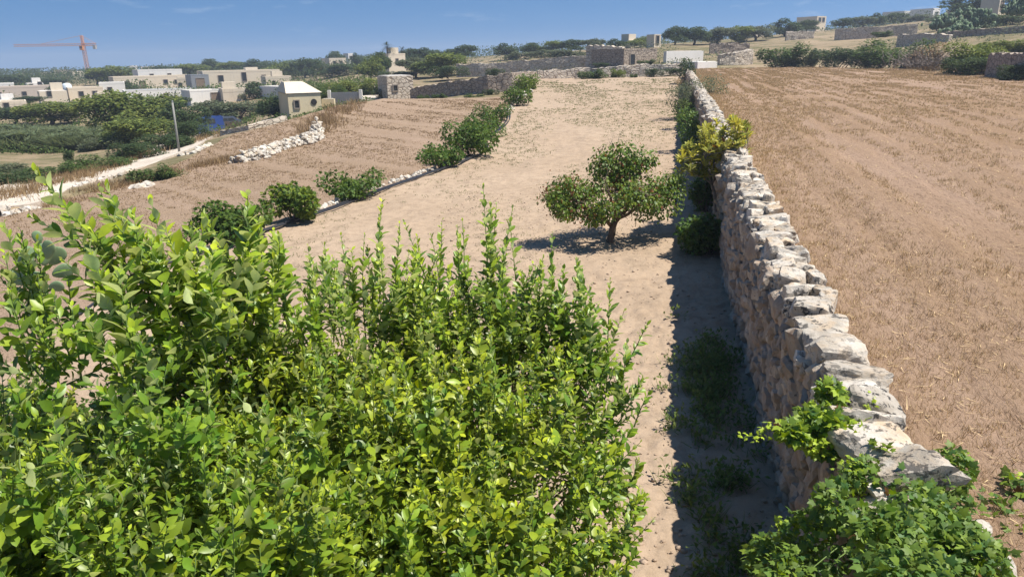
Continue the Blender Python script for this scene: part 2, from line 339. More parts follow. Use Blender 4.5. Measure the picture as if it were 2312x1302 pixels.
    def build(s, name, m, parent=None, smooth=True, origin=None):
        me = bpy.data.meshes.new(name)
        V = np.concatenate(s.V) if s.V else np.zeros((0, 3)); T = np.concatenate(s.T) if s.T else np.zeros((0, 3))
        if origin is not None: V = V - np.asarray(origin)
        me.vertices.add(len(V)); me.vertices.foreach_set('co', V.astype(np.float32).ravel())
        lt = np.concatenate([np.full(len(f), f.shape[1]) for f in s.F]); lv = np.concatenate([f.ravel() for f in s.F])
        me.loops.add(len(lv)); me.loops.foreach_set('vertex_index', lv.astype(np.int32))
        me.polygons.add(len(lt)); me.polygons.foreach_set('loop_start', np.concatenate([[0], np.cumsum(lt)[:-1]]).astype(np.int32)); me.polygons.foreach_set('loop_total', lt.astype(np.int32))
        me.polygons.foreach_set('use_smooth', np.full(len(lt), bool(smooth)))
        at = me.color_attributes.new('tint', 'FLOAT_COLOR', 'POINT'); at.data.foreach_set('color', np.hstack([T, np.ones((len(T), 1))]).astype(np.float32).ravel())
        me.update(calc_edges=True); me.validate()
        me.materials.append(m if not isinstance(m, str) else M[m])
        o = bpy.data.objects.new(name, me); COL.objects.link(o)
        if origin is not None: o.location = origin
        if parent is not None: o.parent = parent
        return o
def tag(o, label=None, cat=None, group=None, kind=None):
    if label: o['label'] = label
    if cat: o['category'] = cat
    if group: o['group'] = group
    if kind: o['kind'] = kind
    return o
def thing(name, label, cat, loc=(0, 0, 0), yaw=0.0, group=None):
    o = bpy.data.objects.new(name, None); COL.objects.link(o); o.location = loc; o.rotation_euler = (0, 0, yaw); o.empty_display_size = 0.3
    return tag(o, label, cat, group)

# leaf shapes: x = width, y = length, z = upper side
def leaf_t(ws=((0.0, 0.03), (0.22, 0.19), (0.5, 0.255), (0.78, 0.165), (1.0, 0.0)), fold=0.25, droop=0.22, petiole=0.1):
    V = [[0, 0, 0]]
    for y, wd in ws[1:-1]:
        yy = petiole + (1 - petiole) * y; zz = -droop * yy * yy
        V += [[-wd, yy, zz + fold * wd], [0, yy, zz], [wd, yy, zz + fold * wd]]
    V.append([0, 1, -droop]); k = len(ws) - 2; tris = [[0, 2, 1], [0, 3, 2]]; q = []
    for i in range(k - 1):
        a = 1 + 3 * i; b = a + 3; q += [[a, a + 1, b + 1, b], [a + 1, a + 2, b + 2, b + 1]]
    a = 1 + 3 * (k - 1); e = len(V) - 1; tris += [[a, a + 1, e], [a + 1, a + 2, e]]
    return np.array(V, float), [np.array(tris), np.array(q)]
LEMON = leaf_t(); BROAD = leaf_t(((0, .03), (.2, .30), (.45, .36), (.75, .22), (1, 0)), 0.2, 0.3, 0.22); LONG = leaf_t(((0, .02), (.3, .10), (.6, .135), (.85, .08), (1, 0)), 0.3, 0.18, 0.05)
SMALL = (np.array([[0, 0, 0], [-.3, .5, .07], [0, 1, -.1], [.3, .5, .07]]), [np.array([[0, 3, 2, 1]])])
def grape_t():
    ang = np.radians([-150, -118, -95, -62, -40, -18, 0, 18, 40, 62, 95, 118, 150]); rr = np.array([.42, .62, .46, .80, .52, .70, 1.0, .70, .52, .80, .46, .62, .42])
    V = [[0, 0.30, 0]]; 
    for a, r in zip(ang, rr): V.append([math.sin(a) * r * 0.62, 0.30 + math.cos(a) * r * 0.62, -0.16 * r * r])
    V.append([0, 0.16, 0]); n = len(ang)
    f = [[0, i + 1, i] for i in range(1, n)] + [[0, n + 1, n], [0, 1, n + 1]]
    return np.array(V), [np.array(f)]
GRAPE = grape_t()
BLADE = (np.array([[-.5, 0, 0], [.5, 0, 0], [0.1, 1, 0]]), [np.array([[0, 1, 2]])])
BLADE2 = (np.array([[-.5, 0, 0], [.5, 0, 0], [.32, .6, .12], [-.32, .6, .12], [0, 1, .3]]), [np.array([[0, 1, 2, 3]]), np.array([[3, 2, 4]])])

def frames(Yd, Zhint):
    Y = unit(Yd); Z = Zhint - Y * (Zhint * Y).sum(-1, keepdims=True); Z = unit(Z); return np.cross(Y, Z), Y, Z
def spin(X, Z, ang):
    c, s_ = np.cos(ang)[:, None], np.sin(ang)[:, None]; return X * c + Z * s_, Z * c - X * s_

def blob_leaves(acc, rng, blobs, n, size, tmpl, young=0.25, dead=0.0, droop=0.3, shell=0.45, gap=0.42, gscale=1.6, wid=1.0, up=0.6, flat=0.0, bright=(0.3, 0.7)):
    """leaves spread through ellipsoids (cx,cy,cz,rx,ry,rz), thinned by a clumpy noise so that gaps open"""
    B = np.array(blobs, float); vol = B[:, 3] * B[:, 4] * B[:, 5]; vol = np.sqrt(vol); idx = rng.choice(len(B), n, p=vol / vol.sum()); b = B[idx]
    d = unit(rng.normal(size=(n, 3))); r = (1 - shell * rng.random(n) ** 1.6) * rng.uniform(0.85, 1.08, n)
    pos = b[:, :3] + d * r[:, None] * b[:, 3:6]
    sc = gscale / max(1e-6, B[:, 3].mean())
    g = fbm(pos[:, 0] * sc, pos[:, 1] * sc, pos[:, 2] * sc, rng.integers(99), 3)
    keep = g > gap - 0.12 * rng.random(n); pos, d, g = pos[keep], d[keep], g[keep]; n = len(pos)
    out = unit(d * [1, 1, 0.6] + rng.normal(0, 0.6, (n, 3)) + [0, 0, -droop]); nz = unit(d * 0.7 + [0, 0, up] + rng.normal(0, 0.45, (n, 3)))
    X, Y, Z = frames(out, nz); s = size * rng.uniform(0.6, 1.3, n)
    t = np.stack([np.clip(young * rng.random(n) * 2 * (0.4 + g), 0, 1), rng.uniform(*bright, n), (rng.random(n) < dead) * 1.0], 1)
    acc.inst(tmpl, pos, X, Y, Z, s, s * wid, t); return pos

def limb(acc, a, b, r0, r1, rng, wob=0.08, n=6, sides=6):
    a, b = np.asarray(a, float), np.asarray(b, float); L = np.linalg.norm(b - a); t = np.linspace(0, 1, n)[:, None]
    pts = a + (b - a) * t + rng.normal(0, wob * L * 0.5, (n, 3)) * np.sin(t * math.pi); acc.tube(pts, np.linspace(r0, r1, n), sides); return pts

# ------------------------------------------------------------------ the lie of the land
WX0, WY0 = 2.55, 6.0; WA = unit(np.array([0.217, 1.0])); WN = np.array([WA[1], -WA[0]])
def st(x, y):
    dx, dy = np.asarray(x) - WX0, np.asarray(y) - WY0; return dx * WA[0] + dy * WA[1], dx * WN[0] + dy * WN[1]
def xy(s, t): return WX0 + s * WA[0] + t * WN[0], WY0 + s * WA[1] + t * WN[1]
def zg(x, y): return 2.0 * np.clip((np.asarray(y) - 8) / 67.0, 0, 1.3) ** 1.15 + 0 * np.asarray(x)
def zr0(y): return np.interp(y, [-12, 6, 14, 27, 60, 95, 130], [1.5, 1.58, 1.76, 2.06, 2.42, 2.56, 2.6])
def zr(x, y):
    s, t = st(x, y); return zr0(y) - 0.004 * np.maximum(t, 0)
GE = [hit(u, v, zg) for u, v in ((330, 610), (470, 560), (590, 508), (720, 468), (860, 423), (980, 383), (1090, 335), (1140, 268), (1168, 225), (1212, 183))]
GE = np.array(GE); _o = np.argsort(GE[:, 1]); GE = GE[_o]
GEY = np.concatenate([[-6], GE[:, 1], [90]]); GEX = np.concatenate([[-7.0], GE[:, 0], [GE[-1, 0] + 1]])
def xl(y): return np.interp(y, GEY, GEX)
LB = [P(*q) for q in ((880, 222, 60), (760, 238, 56), (640, 275, 50), (520, 305, 45), (430, 355, 38), (300, 410, 33), (0, 490, 27))]
LB = np.array(LB)[::-1]
LBY = np.concatenate([[-6, 15], LB[:, 1]]); LBX = np.concatenate([[-28, -23], LB[:, 0]]); LBZ = np.concatenate([[-2.3, -1.9], LB[:, 2]])
def xb(y): return np.interp(y, LBY, LBX)
def zl(x, y):
    a, b = xb(y), xl(y); f = np.clip((np.asarray(x) - a) / (b - a), -0.4, 1); z0 = np.interp(y, LBY, LBZ); z1 = zg(x, y) - 0.22
    return z0 + (z1 - z0) * (0.62 * f + 0.38 * np.sin(np.clip(f, -.4, 1) * math.pi / 2))
RF = np.array([P(*q) for q in ((1612, 150, 91), (1800, 148, 90), (2000, 150, 78), (2130, 155, 66), (2250, 165, 55), (2312, 180, 49))])
_rs, _rt = st(RF[:, 0], RF[:, 1]); _k = np.argsort(_rt); RTT = np.concatenate([[-5], _rt[_k], [60]]); RSS = np.concatenate([[_rs[_k][0]], _rs[_k], [28]])
def sfar(t): return np.interp(t, RTT, RSS)
ANCH = [(0, 470, 28), (0, 415, 35), (150, 385, 44), (300, 372, 42), (400, 342, 48), (440, 313, 66), (466, 306, 80), (490, 298, 88), (540, 303, 50), (0, 348, 60), (120, 348, 62), (220, 330, 66), (100, 340, 66), (300, 318, 70), (0, 300, 88),
  (195, 264, 100), (0, 224, 165), (119, 224, 165), (270, 224, 150), (400, 230, 130), (500, 240, 110), (600, 252, 88), (655, 267, 66), (730, 244, 70), (790, 238, 72), (830, 226, 76), (930, 224, 76),
  (100, 186, 260), (330, 202, 180), (560, 196, 190), (640, 200, 160), (0, 172, 500), (300, 165, 420), (600, 156, 400), (800, 168, 180), (900, 166, 160), (1000, 172, 120), (1040, 219, 66), (1100, 217, 62), (1180, 218, 57),
  (1100, 172, 110), (1330, 152, 110), (1400, 147, 102), (1500, 143, 98), (1600, 152, 94), (1350, 180, 79), (1530, 172, 78), (1480, 106, 140), (1600, 117, 130), (1690, 118, 125), (1700, 146, 98), (2000, 152, 84), (2140, 156, 72),
  (2312, 182, 55), (1840, 86, 150), (2060, 82, 130), (2080, 92, 112), (2200, 90, 95), (2312, 62, 110), (2312, 118, 72), (2200, 45, 140), (2260, 28, 150), (1200, 126, 190), (1050, 134, 220), (1500, 104, 250), (1750, 80, 200),
  (1900, 66, 230), (2050, 56, 240), (2400, 30, 170), (0, 169, 1500), (600, 154, 1300), (1156, 134, 1500), (1600, 122, 1200), (2312, 96, 1500), (2800, 100, 1200), (-500, 176, 1500), (-500, 430, 33), (-500, 250, 120), (2800, 150, 60), (2800, 20, 150),
  (-1500, 300, 60), (-1500, 200, 800), (4000, 130, 60), (4000, 60, 400)]
_A = np.array([P(*a) for a in ANCH])
def _feat(x, y):
    rr = np.hypot(x, y); return np.stack([np.arctan2(x, y) * 3.0, np.log(np.maximum(rr, 3)) * 1.0], -1)
_f = _feat(_A[:, 0], _A[:, 1]); _q = (_A[:, 2] - CZ) / np.hypot(_A[:, 0], _A[:, 1])
def _tps(d): return np.where(d > 1e-9, d * d * np.log(np.maximum(d, 1e-9)), 0)
_n = len(_A); _K = _tps(np.linalg.norm(_f[:, None] - _f[None], axis=-1)) + 0.004 * np.eye(_n); _Pm = np.hstack([np.ones((_n, 1)), _f])
_sol = np.linalg.solve(np.block([[_K, _Pm], [_Pm.T, np.zeros((3, 3))]]), np.concatenate([_q, np.zeros(3)]))
def T(x, y):
    x = np.asarray(x, float); y = np.asarray(y, float); sh = x.shape; f = _feat(x.ravel(), y.ravel())
    q = _tps(np.linalg.norm(f[:, None] - _f[None], axis=-1)) @ _sol[:_n] + _sol[_n] + f @ _sol[_n + 1:]
    return (CZ + np.clip(q, -0.5, 0.2) * np.hypot(x.ravel(), y.ravel())).reshape(sh)
def inside(x, y):
    """height of the field a place lies in, or nan"""
    s, t = st(x, y); z = np.full(np.shape(x), np.nan)
    g = (t < 0.3) & (x > xl(y)) & (y < 77.5) & (y > -6); z = np.where(g, zg(x, y), z)
    l = (x <= xl(y)) & (x > xb(y)) & (y < 59.5) & (y > -6); z = np.where(l, zl(x, y), z)
    r = (t >= 0.3) & (s < sfar(t)) & (t < 60) & (s > -14); z = np.where(r, zr(x, y), z); return z
def land(x, y):
    z = inside(np.asarray(x, float), np.asarray(y, float)); return np.where(np.isnan(z), T(x, y), z)

def grid(name, X, Y, Z, m, label=None, kind='structure', cat=None, skirt=0.0):
    a = Acc(); n, k = X.shape; i = np.arange(n - 1)[:, None] * k; j = np.arange(k - 1)[None]
    f = np.stack([i + j, i + j + 1, i + k + j + 1, i + k + j], -1).reshape(-1, 4)
    V = np.stack([X, Y, Z], -1).reshape(-1, 3)
    if np.cross(V[1] - V[0], V[k] - V[0])[2] < 0: f = f[:, ::-1]
    a.add(V, f)
    if skirt:
        ring = np.concatenate([np.arange(k), np.arange(1, n) * k + k - 1, (n - 1) * k + np.arange(k - 2, -1, -1), np.arange(n - 2, 0, -1) * k]); W = V[ring].copy(); W2 = W.copy(); W2[:, 2] -= skirt
        L = len(ring); q = np.stack([np.arange(L), (np.arange(L) + 1) % L, (np.arange(L) + 1) % L + L, np.arange(L) + L], 1); a.add(np.vstack([W, W2]), q)
    return tag(a.build(name, m), label, cat, None, kind)

# hinterland: one sheet to the horizon
az = np.radians(np.linspace(-80, 80, 420)); rr = np.concatenate([np.geomspace(2, 140, 230), np.geomspace(143, 1400, 90)])
AZ, RR = np.meshgrid(az, rr); X, Y = RR * np.sin(AZ), RR * np.cos(AZ)
Zt = np.concatenate([T(X[i:i + 40], Y[i:i + 40]) for i in range(0, len(rr), 40)]); Zi = inside(X, Y)
Zt = Zt + (fbm(X * 0.25, Y * 0.25, 0, 4) - 0.5) * 0.25
Zt = np.where(np.isnan(Zi), Zt, np.minimum(Zi, Zt) - 0.7)
grid('terrain', X, Y, Zt, 'terrain')
# garden soil
ys = np.concatenate([np.arange(-6, 4, 0.5), np.arange(4, 12, 0.05), np.geomspace(12, 77.5, 240)]); ss = np.linspace(0, 1, 240)
Yg, S_ = np.meshgrid(ys, ss, indexing='ij'); _w = xy(0, 0.25); xr = WX0 + (Yg - WY0) * 0.217 + 0.25; Xg = xl(Yg) + (xr - xl(Yg)) * S_
Zg = zg(Xg, Yg) + (fbm(Xg * 1.1, Yg * 1.1, 0, 1) - 0.5) * 0.13 + (fbm(Xg * 6, Yg * 6, 0, 2, 3) - 0.5) * 0.055 * np.clip(1.6 - Yg / 30, 0.15, 1)
Zg = Zg + (fbm(Xg * 14, Yg * 14, 0, 8, 3) - 0.5) * 0.06 * (Yg < 14)
grid('garden_soil', Xg, Yg, Zg, 'garden', skirt=1.2)
# lower stubble field beyond the vines
ys = np.concatenate([np.arange(-6, 8, 0.7), np.geomspace(8, 59.5, 220)]); Yl, S_ = np.meshgrid(ys, np.linspace(0, 1, 150), indexing='ij'); Xl = xb(Yl) + (xl(Yl) + 0.02 - xb(Yl)) * S_
Zl = zl(Xl, Yl) + (fbm(Xl * 0.5, Yl * 0.5, 0, 5) - 0.5) * 0.16 + (fbm(Xl * 4, Yl * 4, 0, 6, 3) - 0.5) * 0.05
grid('lower_stubble_field', Xl, Yl, Zl, 'leftfield', skirt=1.5)
# upper stubble field behind the wall
sv = np.concatenate([np.linspace(-14, -3, 20), np.linspace(-2.6, 12, 130), np.geomspace(12.3, 60, 120) ]); ff = np.linspace(0, 1, 300); tv = np.concatenate([np.linspace(0.3, 6, 90), np.geomspace(6.1, 60, 110)])
FT, TT = np.meshgrid(np.concatenate([np.linspace(0, 0.3, 150), np.linspace(0.305, 1, 170)]), tv, indexing='ij'); SS = -14 + (sfar(TT) + 14) * FT; Xr, Yr = xy(SS, TT)
furrow = (fbm(TT * 1.3, SS * 0.05, 0, 12, 3) - 0.5) * 0.14
Zr = zr(Xr, Yr) + furrow + (fbm(Xr * 1.0, Yr * 1.0, 0, 9) - 0.5) * 0.12 + (fbm(Xr * 7, Yr * 7, 0, 10, 3) - 0.5) * 0.06 * np.clip(1.5 - Yr / 25, 0.1, 1)
grid('upper_stubble_field', Xr, Yr, Zr, 'rightfield', skirt=1.5)

# ------------------------------------------------------------------ the dry-stone wall between garden and upper field
rng = np.random.default_rng(11)
def frame_st(tilt_s, tilt_t, yaw, rng):
    m = Matrix.Rotation(-WALLROT + yaw, 3, 'Z') @ Matrix.Rotation(tilt_t, 3, 'Y') @ Matrix.Rotation(tilt_s, 3, 'X'); return np.array(m)
def face_off(s): return 0.10 * (fbm(s * 0.35, 0 * s, 0, 41, 3) - 0.5) * 2 + 0.0
def wall_top(s):
    x, y = xy(np.asarray(s, float), 0.3); return zr(x, y) - 0.42 * np.clip((-2.45 - np.asarray(s)) / 0.25, 0, 1) + 0.08 + 0.10 * (fbm(np.asarray(s) * 0.6, 0 * x, 0, 47, 3) - 0.5)
def p3(s, t, z): x, y = xy(s, t); return np.array([x, y, z])
SW0, SW1 = -4.6, 71.0
wall = thing('dry_stone_wall', 'long dry stone wall of pale lichened limestone between the bare garden and the upper stubble field', 'wall', tuple(p3(0, 0.2, 0)))
core = Acc(); sv = np.concatenate([np.linspace(SW0, 25, 240), np.geomspace(25.2, SW1, 120)]); hv = np.linspace(0, 1, 14)
Sg, Hg = np.meshgrid(sv, hv, indexing='ij'); x0, y0 = xy(Sg, 0); zb = zg(x0, y0) - 0.25; zt = wall_top(Sg); Zc = zb + (zt - zb) * Hg
Tc = 0.10 + face_off(Sg) + 0.0 * Hg + 0.10 * (fbm(Sg * 3, Zc * 3, 0, 44, 3) - 0.5); Xc, Yc = xy(Sg, Tc)
V = np.stack([Xc, Yc, Zc], -1); back = np.stack([*xy(sv, 0.36), wall_top(sv) - 0.02], -1)
Vf = np.concatenate([V, back[:, None]], 1); k = Vf.shape[1]; n = len(sv); i = np.arange(n - 1)[:, None] * k; j = np.arange(k - 1)[None]
core.add(Vf.reshape(-1, 3), np.stack([i + j, i + j + 1, i + k + j + 1, i + k + j], -1).reshape(-1, 4))
core.build('earth_core', 'mortar', wall)
face = Acc()
s = SW0
def rstone(): return (rng.random() ** 1.2, rng.uniform(0.25, 0.9), rng.random())
while s < SW1:
    k = 1.0 if s < 8 else (1.35 if s < 20 else (2.0 if s < 40 else 3.0)); sub = 2 if s < 10 else 1
    x, y = xy(s, 0); zb = float(zg(x, y)) - 0.05; zt = float(wall_top(s)); z = zb; wcol = 0.19 * k * rng.uniform(0.8, 1.2)
    while z < zt - 0.02:
        h = rng.uniform(0.12, 0.24) * k ** 0.7; wd = wcol * rng.uniform(0.85, 1.5); 
        if rng.random() < 0.07: h *= 1.5; wd *= 1.6
        sj = s + rng.uniform(-0.09, 0.09) * k; hh = (z + h / 2 - zb) / max(0.3, zt - zb)
        tf = 0.06 + float(face_off(np.array(sj))) - 0.04 * hh + rng.uniform(-0.015, 0.06)
        r, g, b = rstone(); b = b * (0.35 + 0.65 * (hh > 0.6)); r = max(r, 0.75 * (hh < 0.55) * rng.random())
        face.rock(p3(sj, tf + 0.02, z + h / 2), (rng.uniform(0.2, 0.3), wd * 0.98, h * 1.0), rng, frame_st(rng.uniform(-.3, .3), rng.uniform(-.25, .25), rng.uniform(-.3, .3), rng), sub + (s < 5), (r, g, b), 16)
        z += h * 0.86
    s += wcol * 0.80
face.build('wall_face', 'facestone', wall, smooth=False)
# rubble fill seen between the coping stones
fill = Acc(); s = SW0
while s < SW1:
    k = 1 if s < 15 else 2
    for _ in range(3):
        fill.rock(p3(s + rng.uniform(-.15, .15), rng.uniform(0.02, 0.36), wall_top(s) + rng.uniform(0.0, 0.09)), np.array([0.24, 0.22, 0.16]) * rng.uniform(0.6, 1.25, 3) * k ** 0.4, rng, frame_st(*rng.uniform(-.4, .4, 3), rng), 2 if s < 10 else 1, rstone(), 12)
    s += 0.17 * k
fill.build('top_rubble', 'coping', wall, smooth=False)
s = SW0; nc = 0; rest = Acc()
while s < SW1:
    near = s < 0.4
    if s < -2.65: s += .2; continue
    ln = rng.uniform(0.24, 0.40) if near else rng.uniform(0.13, 0.33)
    if near or rng.random() < 0.5: parts_ = [(0.19 + rng.uniform(-.06, .05), rng.uniform(0.33, 0.48))]
    else: a = rng.uniform(0.38, 0.5); a -= .18; parts_ = [(-0.02 + a / 2, a), (0.0 + a + (0.42 - a) / 2, 0.46 - a)]
    for tc_, wd in parts_:
        th = rng.uniform(0.15, 0.22) if near else rng.uniform(0.11, 0.21)
        rot = frame_st(rng.uniform(-.22, .22), rng.uniform(-.22, .18), rng.uniform(-.4, .4), rng); tn = (rng.random() * 0.8, rng.uniform(0.35, 0.95), rng.uniform(0.3, 1.0))
        c = p3(s + ln / 2 + rng.uniform(-.03, .03), tc_, float(wall_top(s)) + 0.10 + th * 0.35 + rng.uniform(-.02, .04))
        if nc < 100:
            a = Acc(); a.rock((0, 0, 0), (wd, ln * 1.0, th * 1.1), rng, rot, 4 if s < 9 else 3, tn, 42, 0.05, 0.60); o = a.build('coping_stone', 'coping', wall, smooth=True); o.data.set_sharp_from_angle(angle=R(24)); o.location = c - np.array(wall.location); nc += 1
        else: rest.rock(c, (wd, ln * 1.12, th), rng, rot, 2, tn, 14, 0.07)
    s += ln * 0.93
tag(rest.build('coping_stones', 'coping', wall, smooth=False), 'smaller coping stones of the far stretch of the wall', None, None, 'stuff')
for o in list(wall.children):
    if o.name.split('.')[0] != 'coping_stone': o.location = -Vector(wall.location)

# ------------------------------------------------------------------ lemon trees in the foreground
def lemon_shoot(L, S, rng, base, dirv, length, leaf, young=0.3, spacing=0.03, spread=1.0, bright=(0.3, 0.75), rad=0.005, bend=None):
    n = max(4, int(length / spacing)); t = (np.arange(n) + rng.random(n) * 0.5 + 0.4) / n; t = np.clip(t, 0.03, 1.0)
    d0 = unit(dirv); bend = rng.normal(0, 0.10, 3) if bend is None else bend
    pts = base + d0 * (length * t)[:, None] + bend * (length * t * t)[:, None]; tg = unit(d0 + 2 * bend * t[:, None])
    ref = unit(np.cross(tg, rng.normal(size=3))); e2 = np.cross(tg, ref); ph = np.arange(n) * 2.399 + rng.uniform(0, 6) + rng.normal(0, 0.25, n)
    o = ref * np.cos(ph)[:, None] + e2 * np.sin(ph)[:, None]; a = np.radians((68 - 40 * t ** 2) * spread + rng.normal(0, 13, n))
    curl = rng.normal(0, 0.16, (n, 3)); ly = tg * np.cos(a)[:, None] + o * np.sin(a)[:, None] + curl; lz = tg * np.sin(a)[:, None] - o * np.cos(a)[:, None] + rng.normal(0, 0.22, (n, 3))
    X, Y, Z = frames(ly, lz); sz = leaf * rng.uniform(0.5, 1.3, n) * (1 - 0.62 * np.clip((t - 0.72) / 0.28, 0, 1)) * (0.75 + 0.25 * np.clip(t / 0.2, 0, 1))
    yg = np.clip(young * rng.uniform(0.2, 1.5, n) + 0.55 * np.clip((t - 0.8) / 0.2, 0, 1) * young * 2, 0, 1)
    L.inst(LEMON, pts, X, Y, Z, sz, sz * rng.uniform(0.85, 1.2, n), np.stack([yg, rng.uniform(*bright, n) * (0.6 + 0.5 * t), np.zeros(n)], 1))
    tt = np.linspace(0, 1, 6)[:, None]; S.tube(base + d0 * length * tt + bend * length * tt * tt, np.linspace(rad, 0.0015, 6), 4)
def lemon_tree(label, blobs, shoots, trunk_xy, seed, n_body, leaf, young, big, body_len=(0.13, 0.42), yellow_at=None, sprouts=40):
    rng = np.random.default_rng(seed); z0 = float(zg(*trunk_xy)); root = thing('lemon_tree', label, 'lemon tree', (trunk_xy[0], trunk_xy[1], z0 - 0.02), 0, 'leafy lemon trees in the foreground')
    L, S, W = Acc(), Acc(), Acc(); org = np.array([trunk_xy[0], trunk_xy[1], z0])
    B = np.array(blobs, float); wts = B[:, 3] * B[:, 4]; idx = rng.choice(len(B), n_body, p=wts / wts.sum())
    fork = org + [0, 0, 0.45]; limb(W, org - [0, 0, 0.1], fork, 0.085, 0.07, rng, 0.05, 6, 9)
    for b in B:
        for _ in range(7):
            e = b[:3] + unit(rng.normal(size=3) + [0, 0, 0.7]) * b[3:6] * rng.uniform(0.45, 0.8); p = limb(W, fork, e, 0.038, 0.012, rng, 0.12, 8, 7)
            for _ in range(3): limb(W, p[rng.integers(3, 7)], b[:3] + unit(rng.normal(size=3) + [0, 0, 0.6]) * b[3:6] * 0.9, 0.012, 0.004, rng, 0.1, 5, 5)
    for i in idx:
        b = B[i]; d = unit(rng.normal(size=3) + [0, 0, 0.25]); d[2] = abs(d[2]) if rng.random() < 0.62 else d[2]
        pos = b[:3] + d * b[3:6] * (1 - 0.42 * rng.random() ** 1.5)
        lump = float(fbm(pos[0] * 2.2, pos[1] * 2.2, pos[2] * 2.2, seed)); 
        if lump < 0.36: continue
        dv = d * [0.42, 0.42, 0.25] + [0, 0, 0.9] + rng.normal(0, 0.22, 3); y = young * (0.4 + 1.2 * float(fbm(pos[0] * 1.5, pos[1] * 1.5, pos[2] * 1.5, seed + 5)))
        if yellow_at is not None and min(np.linalg.norm(pos - q) for q in yellow_at) < 0.3: y = rng.uniform(0.6, 1.0)
        if rng.random() < 0.05: y = rng.uniform(0.7, 1.0)
        lemon_shoot(L, S, rng, pos, dv, rng.uniform(*body_len), leaf * rng.uniform(0.7, 1.35), y, 0.0165, 0.84, (-0.05, 0.85), 0.0035)
    # shaded inner foliage
    for b in B:
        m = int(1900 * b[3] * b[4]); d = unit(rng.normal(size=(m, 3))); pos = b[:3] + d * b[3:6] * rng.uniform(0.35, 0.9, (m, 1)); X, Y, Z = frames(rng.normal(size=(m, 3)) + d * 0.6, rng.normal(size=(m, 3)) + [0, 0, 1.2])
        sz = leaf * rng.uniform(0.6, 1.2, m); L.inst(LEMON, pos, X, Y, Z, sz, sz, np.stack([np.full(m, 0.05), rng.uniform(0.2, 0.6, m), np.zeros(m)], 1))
    for _ in range(sprouts):
        b = B[rng.choice(len(B), p=wts / wts.sum())]; a_ = rng.uniform(0, 6.28); r_ = math.sqrt(rng.random()) * .95; pos = b[:3] + [b[3] * r_ * math.cos(a_), b[4] * r_ * math.sin(a_), b[5] * math.sqrt(1 - r_ * r_) - .18]
        lemon_shoot(L, S, rng, pos, np.array([math.cos(a_) * .22 * r_, math.sin(a_) * .22 * r_, 1]) + rng.normal(0, .08, 3), rng.uniform(.32, .58), big * rng.uniform(.7, .95), rng.uniform(.2, .6), .016, .68, (.3, .95), .0045, rng.normal(0, .05, 3))
    for (u1, v1, u0, v0, Y, yg) in shoots:
        a, b = P(u0, v0, Y + rng.uniform(-.1, .1)), P(u1, v1, Y - rng.uniform(0, .12)); ln = np.linalg.norm(b - a)
        lemon_shoot(L, S, rng, a - (b - a) * 0.25, b - a, ln * 1.25, big * rng.uniform(0.9, 1.12), yg, 0.0155, 0.70, (0.45, 0.95), 0.006, rng.normal(0, 0.04, 3))
        for _ in range(7):
            if rng.random() < 0.85: lemon_shoot(L, S, rng, a + rng.normal(0, 0.085, 3) - [0, 0, .06], (b - a) + rng.normal(0, 0.11, 3), ln * rng.uniform(0.4, 0.95), big * 0.85, yg, 0.019, 0.74, (0.35, 0.9), 0.005)
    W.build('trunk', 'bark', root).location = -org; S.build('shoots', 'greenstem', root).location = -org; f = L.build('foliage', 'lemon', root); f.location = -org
    return root
A_SH = [(855, 462, 842, 700, 4.9, .45), (795, 540, 800, 720, 4.8, .35), (905, 500, 890, 700, 5.0, .35), (960, 515, 950, 720, 5.0, .55), (1000, 500, 990, 700, 5.1, .4), (1050, 495, 1035, 700, 4.9, .35),
  (1095, 440, 1110, 690, 4.8, .35), (1130, 540, 1130, 740, 4.6, .3), (935, 545, 925, 740, 4.6, .5), (760, 600, 800, 780, 4.4, .2), (1215, 572, 1212, 760, 4.5, .3), (1265, 588, 1268, 780, 4.5, .2), (1300, 570, 1312, 780, 4.6, .25),
  (1375, 632, 1370, 830, 4.5, .3), (1335, 650, 1335, 820, 4.4, .3), (1425, 765, 1398, 900, 4.2, .35), (1445, 850, 1350, 960, 4.0, .3), (1180, 610, 1180, 760, 4.5, .3), (860, 560, 870, 760, 4.5, .4), (1010, 590, 1010, 780, 4.3, .5),
  (730, 545, 745, 700, 4.7, .3), (690, 545, 720, 720, 4.6, .35), (700, 650, 720, 800, 4.2, .35), (1400, 1000, 1320, 1060, 3.7, .5), (1395, 1080, 1290, 1110, 3.6, .25), (1390, 1220, 1290, 1240, 3.3, .35), (980, 860, 960, 980, 3.5, .3), (1150, 880, 1140, 1000, 3.6, .35),
  (590, 905, 620, 1000, 3.2, .25), (720, 960, 740, 1080, 3.0, .3), (560, 1090, 540, 1200, 2.6, .2), (900, 1140, 910, 1250, 2.7, .35)]
B_SH = [(98, 368, 275, 620, 3.5, .45), (248, 425, 350, 660, 3.6, .40), (290, 470, 330, 640, 3.5, .35), (385, 508, 440, 680, 3.5, .5), (355, 515, 420, 690, 3.4, .45), (455, 540, 470, 700, 3.5, .45), (545, 438, 565, 640, 4.0, .42), (500, 528, 535, 690, 4.1, .4),
  (595, 500, 575, 680, 4.2, .35), (620, 500, 645, 700, 4.3, .42), (575, 560, 600, 740, 4.1, .4), (430, 500, 440, 660, 3.7, .35), (210, 560, 260, 720, 3.3, .35), (325, 540, 360, 720, 3.3, .3), (270, 600, 290, 760, 3.2, .3), (470, 590, 500, 760, 3.4, .4)]
